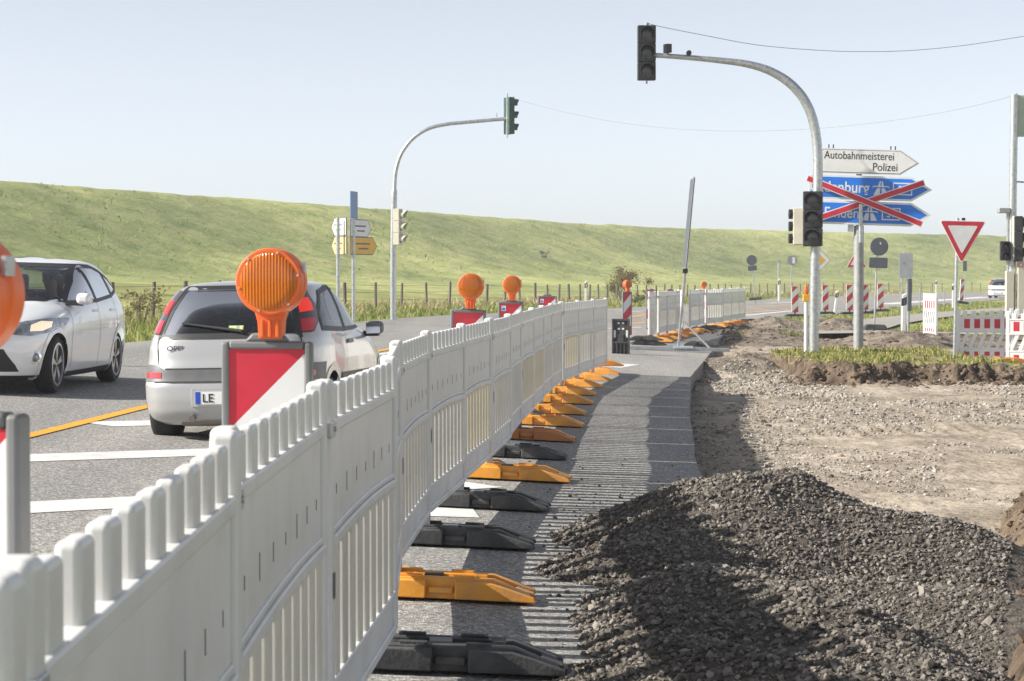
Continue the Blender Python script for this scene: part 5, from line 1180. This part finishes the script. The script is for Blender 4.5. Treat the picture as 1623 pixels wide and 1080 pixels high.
# traffic light warning triangle
t, f = post_sign('warning_triangle', 'red bordered warning triangle with traffic light symbol left of the thick post', 'road sign', 1357, 502, 72, .03, 398)
P = round_poly([f(1341.5, 424), f(1372.5, 424), f(1357, 397)], .03); bo = board(t, 'red_triangle', P, M['red_film'], -.01, .02, .008, M['white_film'])
q = MB(); q.prism(inset(P, .07), -.0185, -.0165); q.build('white_centre', M['white_film'], bo)
for py, m_ in ((409.5, M['red_film']), (414, M['sign_yellow']), (418.8, mat('signal_symbol_green', (.01, .25, .08), .5))):
    x, z = f(1356.5, py); q = MB(); q.prism(circle(x, z, .042, 14), -.0205, -.019); q.build('symbol_dot', m_, bo)
# back of a round sign with a plate, on a weighted foot
t, f = post_sign('road_sign', 'grey back of a round sign above a small grey plate on a leaning post', 'road sign', 1386, 520, 61, .027, 378, 'galv', R(1.9))
for P in (circle(*f(1388.5, 391), .255), round_poly([f(1373.5, 425), f(1402.5, 425), f(1402.5, 408.5), f(1373.5, 408.5)], .04)):
    q = MB(); q.prism(P, -.03, -.005); q.prism(offset_poly(P, -.018), -.034, -.029); q.build('sign_back', M['sign_grey'], t, bevel=.003)
q = MB(); x, z = f(1392, 385); q.prism([(x-.05, z-.04), (x-.01, z-.05), (x-.02, z), (x-.05, z+.03)], -.0345, -.033); q.build('pale_label', M['white_film'], t)
q = MB(); q.box(-.16, .16, .0, .06, .86, .885, Tm((0, 0, f(0, 404)[1]-.87))); q.build('clamp_band', M['galv'], t)
q = MB(); q.prism([(-.28, -.06), (-.28, .04), (-.2, .10), (.26, .10), (.32, .04), (.32, -.06)], -.18, .18); q.build('foot_plate', M['black_rubber'], t, bevel=.012)
# rectangular sign back on two posts
t, f = post_sign('road_sign', 'pale grey back of a tall rectangular sign on two thin posts', 'road sign', 1429, 506, 68, .026, 403)
q = MB(); q.prism(round_poly([f(1424.5, 441), f(1446, 441), f(1446, 401.5), f(1424.5, 401.5)], .04), -.03, -.008); q.build('sign_back', mat('pale_sign_back', (.40, .42, .44), .5, .2, .1, 6), t, bevel=.004)
q = MB(); x, z = f(1438, 0); q.tube([(x, .04, -.2), (x, .04, f(0, 402)[1])], .026, 12); q.build('post', M['galv'], t, smooth=True)
x, z = f(1431.5, 417); q = MB(); q.prism(circle(x, z, .055, 12), -.034, -.031); q.build('pale_label', M['galv_dull'], t)
# small far signs on the verge
t, f = post_sign('road_sign', 'small leaning round sign back with plate on the verge before the dike', 'road sign', 1197, 474, 104, .026, 403, 'galv', R(-5.5))
for P in (circle(*f(1197, 412.5), .25), [f(1190, 429), f(1204, 429), f(1204, 421), f(1190, 421)]):
    q = MB(); q.prism(P, -.03, -.005); q.build('sign_back', M['sign_grey'], t)
q = MB(); q.box(-.3, .3, -.2, .2, -.05, .07); q.build('foot_plate', M['black_rubber'], t, bevel=.02)
t, f = post_sign('road_sign', 'small round grey sign back on a thin post left of the tall mast', 'road sign', 1254, 466, 118, .03, 404)
P = circle(*f(1255.5, 413), .27); q = MB(); q.prism(P, -.03, -.005); q.build('sign_back', mat('mid_grey_sign_back', (.25, .27, .29), .5, .2), t)
q = MB(); q.prism([f(1255.5, 418), f(1260, 418), f(1260, 408), f(1255.5, 408)], -.034, -.031); q.build('pale_label', M['white_film'], t)
t, f = post_sign('marker_post', 'thin grey post standing between two small round sign backs', 'post', 1234, 470, 112, .045, 413); q = MB(); q.box(-.06, .06, -.02, .1, f(0, 416)[1], f(0, 413)[1]); q.build('post_cap', M['galv_dull'], t)
t, f = post_sign('road_sign', 'distant dark sign back right of the give way triangle', 'road sign', 1530, 470, 125, .03, 413)
q = MB(); q.prism([f(1526, 430), f(1532, 430), f(1532, 414), f(1526, 414)], -.03, -.005); q.build('sign_back', M['sign_grey'], t)
# sign cluster on the left verge, boards turned well away from the camera
Y = 58; base = at(560, 503, Y); SL = thing('direction_sign', 'cluster of white and yellow arrow boards with blue plate on two posts, left verge', 'direction sign', base); fS = lambda x, y: ((x-560)*Y/FPX, HC+(443-y)*Y/FPX-base.z)
for px, top in ((560, 304), (535.5, 345)):
    q = MB(); x, z = fS(px, top); q.tube([(x, .08, -.5), (x, .08, z)], .052, 14); q.build('post', M['galv'], SL, smooth=True)
def turned(px, rz): x, _ = fS(px, 0); return Matrix.Translation((x, 0, 0))@Matrix.Rotation(rz, 4, 'Z')
q = MB(); _, za = fS(0, 347); _, zb = fS(0, 304); q.box(-.30, .30, -.03, 0, za, zb); q.build('blue_plate', mat('pale_blue_plate', (.12, .22, .42), .45), SL, T=turned(560.5, R(77)), bevel=.004)
for nm, px, y0, y1, L0, L1, rz, m_ in (('white_board', 556, 376, 347.5, -.06, 1.02, R(62), M['white_film']), ('yellow_board', 556, 404, 375.5, -.06, 1.30, R(62), M['sign_yellow']),
        ('white_board', 551, 374, 345, -1.0, -.02, R(-62), M['white_film']), ('pale_yellow_board', 551, 404, 374.5, -1.0, .0, R(-62), mat('pale_yellow_film', (.62, .47, .24), .5))):  # lower left board gets a paler yellow than the right one
    _, z0 = fS(0, y0); _, z1 = fS(0, y1); zm = (z0+z1)/2
    P = [(L0, z0), (L1-.22, z0), (L1, zm), (L1-.22, z1), (L0, z1)] if L1 > .1 else [(L0+.22, z0), (L1, z0), (L1, z1), (L0+.22, z1), (L0, zm)]
    o = board(SL, nm, P, m_, -.03, .03, .025, M['grey_rubber'], turned(px, rz))
    for k, (u0, u1) in enumerate(((.18, .72), (.30, .66))):
        q = MB(); w_ = L1-L0; zz_ = z0+(z1-z0)*(.60-.27*k); q.box(L0+w_*u0, L0+w_*u1, -.037, -.0345, zz_-.012, zz_+.03); q.build('lettering_line', M['grey_trim'], o, T=turned(px, rz))
# marker posts
def delineator(label, px, py, Y, lean=0, rz=0):
    b = at(px, py, Y); t = thing('delineator_post', label, 'marker post', b, rz, 'white roadside marker posts', 0, lean)
    q = MB(); q.prism([(-.06, -.2), (.06, -.2), (.055, 1.0), (-.055, .95)], -.045, .045); q.build('post_body', M['white_paint'], t, bevel=.02, seg=3)
    q = MB(); q.prism([(-.0625, .66), (.0625, .70), (.0625, .90), (-.0625, .86)], -.0475, .0475); o = q.build('black_band', M['black_paint'], t)
    q = MB(); q.box(-.02, .02, -.050, -.047, .71, .85); q.build('reflector', M['chrome'], o)
for a in (('white marker post with black band above the fence, in front of the straw verge', 929, 481, 94), ('small white marker post on the verge right of the leaning round sign', 1235, 472, 112), ('leaning white marker post between red and white boards', 1323, 497, 92, R(7)),
          ('large white marker post beside the rectangular sign back', 1432, 525, 57, R(1)), ('tiny white marker post on the far verge left of the give way sign', 1484, 464, 172), ('short white marker post close left of the give way post', 1511, 482, 104)): delineator(*a)
q0 = None
for px, top, bot, Y in ((1458, 456, 488, 112), (1474, 455, 480, 128), (1497, 456, 484, 118)):
    t, f = post_sign('marker_post', f'thin grey {"left" if px == 1458 else "middle" if px == 1474 else "right"} stake of three on the road edge left of the give way sign', 'post', px, bot, Y, .028, top, 'galv_dull', 0, 'thin stakes by the far road edge')
# slim dark post in front of the rectangular sign
t, f = post_sign('marker_post', 'dark slim bar topped post right of the large white marker post', 'post', 1440, 528, 56.5, .03, 440, 'galv_dull', R(.5)); q = MB(); x0, z0 = f(1438, 493); x1, z1 = f(1444, 442); q.box(x0, x1, -.03, .03, z0, z1); q.build('dark_panel', M['sign_grey'], t, bevel=.006)
# ------------------------------------------------------------------ leaning portable sign seen edge-on
Y = 47.2; base = at(1076, 554, Y); LS = thing('portable_sign', 'leaning aluminium sign pole with edge-on panel, propped by a strut on a steel foot', 'sign stand', base); fL = lambda x, y: Vector(((x-1076)*Y/FPX, 0, HC+(443-y)*Y/FPX-base.z))
pa, pb = fL(1075, 552), fL(1099.5, 281); d = pb-pa; ay = math.atan2(d.x, d.z); Lp = d.length
T = Matrix.Translation(pa)@Matrix.Rotation(ay, 4, 'Y')
q = MB(); q.box(-.026, .026, -.026, .026, 0, Lp, T); q.build('pole', M['galv_dull'], LS, bevel=.008)
q = MB(); q.box(-.040, -.028, -.42, .42, Lp-2.0, Lp-.03, T); q.build('panel', M['galv_dull'], LS, bevel=.008)
q = MB(); q.box(-.0445, -.0405, -.40, .40, Lp-1.98, Lp-.05, T); q.build('panel_face', M['sign_grey'], LS)
q = MB(); q.box(-.06, .05, -.05, .05, Lp-2.1, Lp-2.0, T); q.build('panel_clamp', M['black_paint'], LS, bevel=.01)
q = MB(); q.tube([fL(1084, 510), fL(1129, 556)], .024, 10); q.build('strut', M['alu'], LS)
q = MB(); q.box(-1.15, 1.05, -.10, .10, -.03, .05, Tm(fL(1080, 554)+Vector((0, .05, 0)), 0, 0, R(1.5))); q.build('foot_beam', M['galv_dull'], LS, bevel=.008)
q = MB(); q.box(-.12, .3, -.105, .0, .01, .055, Tm(fL(1076, 553)+Vector((0, -.03, .0)))); q.build('foot_label', mat('pale_foot_label', (.45, .52, .58), .5), LS)
# ------------------------------------------------------------------ red and white barriers on the right
def make_barrier():
    root = thing('barrier_panel', 'x', 'barrier'); L = 1.15
    f = MB(); f.box(0, L, -.018, .018, .52, .80); f.box(0, L, -.018, .018, .02, .20); f.box(0, .07, -.025, .025, 0, .92); f.box(L-.07, L, -.025, .025, 0, .92); f.box(.07, L-.07, -.028, .028, .78, .81); f.box(.07, L-.07, -.026, .026, .51, .54); f.box(.07, L-.07, -.026, .026, .19, .22)
    f.build('frame', M['white_paint'], root, bevel=.007)
    for i in range(6):
        x = .07+(L-.14)*(i+.5)/6; q = MB(); q.box(x-.045, x+.045, -.02, .02, .80, .91); q.build('picket', M['white_paint'], root, bevel=.018, seg=3)
        q = MB(); q.prism([(x-.10, .21), (x-.03, .21), (x+.10, .52), (x+.03, .52)], -.015, .015); q.build('slanted_slat', M['white_paint'], root, bevel=.005)
    for i in range(5):
        x = .10+(L-.2)*(i+.5)/5; q = MB(); q.box(x-.055, x+.055, -.0205, -.0165, .58, .755); q.build('red_square', M['red_film'], root)
        q = MB(); q.box(x-.05, x+.05, -.0205, -.0165, .06, .14); q.build('red_square', M['red_film'], root)
    return root
bp = make_barrier(); bp.scale = (1.08, 1, 1.1); bar_px = ((1516, 569, 45.2, R(-9), 'red and white barrier panel directly right of the give way post'), (1594, 574.5, 44.4, R(-16), 'red and white barrier panel at the right picture edge'))
for i, (px, py, Y, rz, lab) in enumerate(bar_px):
    p = at(px, py, Y)
    if i == 0: bp.location = p; bp.rotation_euler = (0, 0, rz); bp['label'] = lab; bp['group'] = 'red and white barrier panels'
    else: dup(bp, p, rz, lab, 'red and white barrier panels')
p = at(1600, 497+66, 47); dup(bp, p, R(-4), 'red and white barrier panel standing behind the right edge one', 'red and white barrier panels')
p = at(1464.5, 529, 54); dup(bp, p, R(-86.5), 'white barrier panel turned nearly edge-on above the soil mound', 'red and white barrier panels', 0, 0)
p = at(1600, 578, 43.6); place_base('orange', (p.x-.1, p.y, p.z+.03), R(10), 'orange base plate under the red and white barrier at the right', 'base plates under the right barrier')
# wooden kerb log on the verge
p = at(1322, 513, 66); q = MB(); q.tube([(-.55, 0, .06), (.55, .1, .06)], .09, 12); o = q.build('timber_log', M['wood'], smooth=True); o.location = p; tag(o, 'short dark timber log lying on the verge behind the tall mast', 'log')
# small striped tape scrap
p = at(1177, 620, 1); Yt = 31.2; p = at(1177, 620, Yt); q = MB(); q.add([(-.06, -.03, 0), (.05, -.05, .005), (.07, .03, .02), (-.05, .04, .006)], [(0, 1, 2, 3)]); q.cur = 1; q.add([(-.02, -.037, .004), (.0, -.041, .005), (.015, .036, .016), (-.01, .037, .012)], [(0, 1, 2, 3)]); o = q.build('tape_scrap', [M['white_film'], M['red_film']]); o.location = (p.x, p.y, float(dirt_z(p.x, p.y))+.03); tag(o, 'scrap of red and white tape lying on the bare dirt', 'tape scrap')
# ------------------------------------------------------------------ pasture fence and shrubs
PF = thing('pasture_fence', 'old pasture fence of wooden posts and wire along the straw verge', 'fence', (0, 0, 0)); yv = 22.; wires = [[], [], []]; cnt = 0
while cnt < 96:
    x = float(XL(yv))-4.6; z = float(zleft(x, yv)); h = 1.02+.12*rnd.random(); lx, ly = rnd.uniform(-.06, .06), rnd.uniform(-.06, .06); r_ = .05+.02*rnd.random()
    q = MB(); q.tube([(x, yv, z-.2), (x+lx, yv+ly, z+h)], [r_, r_*.9], 8); q.build('post', M['wood'], PF)
    for k, hh in enumerate((.45, .72, .97)): wires[k].append((x+lx*hh-.05, yv+ly*hh, z+hh))
    yv += 2.75+.5*rnd.random()+max(0, yv-160)*.008; cnt += 1
for wv in wires: q = MB(); q.tube(wv, .006, 5); q.build('wire', M['wire'], PF)
def shrub(name, label, base, h, rx_, n, cols, leaf, kind='shrub'):
    t = thing(name, label, kind, base); q = MB()
    for k in range(9):
        a = rnd.random()*6.28; d = Vector((math.cos(a)*rx_*rnd.random()*.9, math.sin(a)*rx_*.7*rnd.random(), h*rnd.uniform(.6, .95))); q.tube([(d.x*.1, d.y*.1, -.15), d*.5+Vector((0, 0, .05*h)), d], [.025*h/2, .015*h/2, .004], 5)
    q.build('stems', M['wood'], t)
    P = []
    cl = [(Vector((rnd.gauss(0, .5)*rx_, rnd.gauss(0, .4)*rx_, h*rnd.uniform(.15, .9)**.8)), rnd.uniform(.1, .28)*h) for _ in range(16)]
    for c, r_ in cl:
        for _ in range(n//16): P.append(c+Vector((rnd.gauss(0, .5), rnd.gauss(0, .5), rnd.gauss(0, .45)))*r_)
    P = np.array([(p_.x, p_.y, max(.03, p_.z)) for p_ in P]); N = len(P); u = nrs.randn(N, 3); u /= np.linalg.norm(u, axis=1)[:, None]; w = np.cross(u, nrs.randn(N, 3)); w /= np.linalg.norm(w, axis=1)[:, None]
    s_ = leaf*(.6+.8*nrs.rand(N, 1)); V = np.stack([P-u*s_, P-w*s_*.5, P+u*s_, P+w*s_*.5], 1).reshape(-1, 3)
    np_mesh('foliage', V, np.arange(4*N).reshape(-1, 4), island_mat(name+'_leaves', cols, .7, .3), parent=t)
    return t
b = at(984, 476, 128); shrub('shrub', 'loose autumn coloured shrub behind the beacon between the two fence rows', b, 2.0, 1.15, 2600, [(.10, .11, .03), (.20, .17, .06), (.32, .22, .10), (.25, .25, .08)], .06)
def on_dike(o_, i): return Vector((cx[i]+nx[i]*o_, cy[i]+ny[i]*o_, float(np.interp(o_, of, zp))-.1))
def dike_at(px, o_): 
    i = int(np.argmin(np.abs((cx+nx*o_)/(cy+ny*o_)*FPX+811.5-px)+1e6*((cy < 60)))); return on_dike(o_, i)
shrub('bush', 'small grey green bush low on the dike face above the middle of the fence', dike_at(858, 15), .8, .7, 350, [(.09, .11, .06), (.15, .17, .09), (.20, .22, .12)], .07)
shrub('weed', 'dry weed clump by the pasture fence left of the silver car', at(222, 512, 50), .8, .8, 600, [(.12, .12, .05), (.25, .20, .09), (.34, .28, .15)], .04)
shrub('weed', 'dark green weed clump at the verge between the far fence rows', at(1015, 482, 110), .7, .7, 400, [(.07, .10, .03), (.17, .18, .06)], .06)

# ------------------------------------------------------------------ thin air haze over the whole place
hm = bpy.data.materials.new('haze_air'); hm.use_nodes = True; N = hm.node_tree.nodes; N.remove(N['Principled BSDF'])
pv = N.new('ShaderNodeVolumePrincipled'); pv.inputs['Color'].default_value = (.93, .95, 1, 1); pv.inputs['Density'].default_value = .0007; pv.inputs['Anisotropy'].default_value = .2
hm.node_tree.links.new(pv.outputs[0], N['Material Output'].inputs['Volume'])
q = MB(); q.box(-1000, 1000, -350, 1050, -6, 14); struct(q.build('haze', hm), 'stuff')
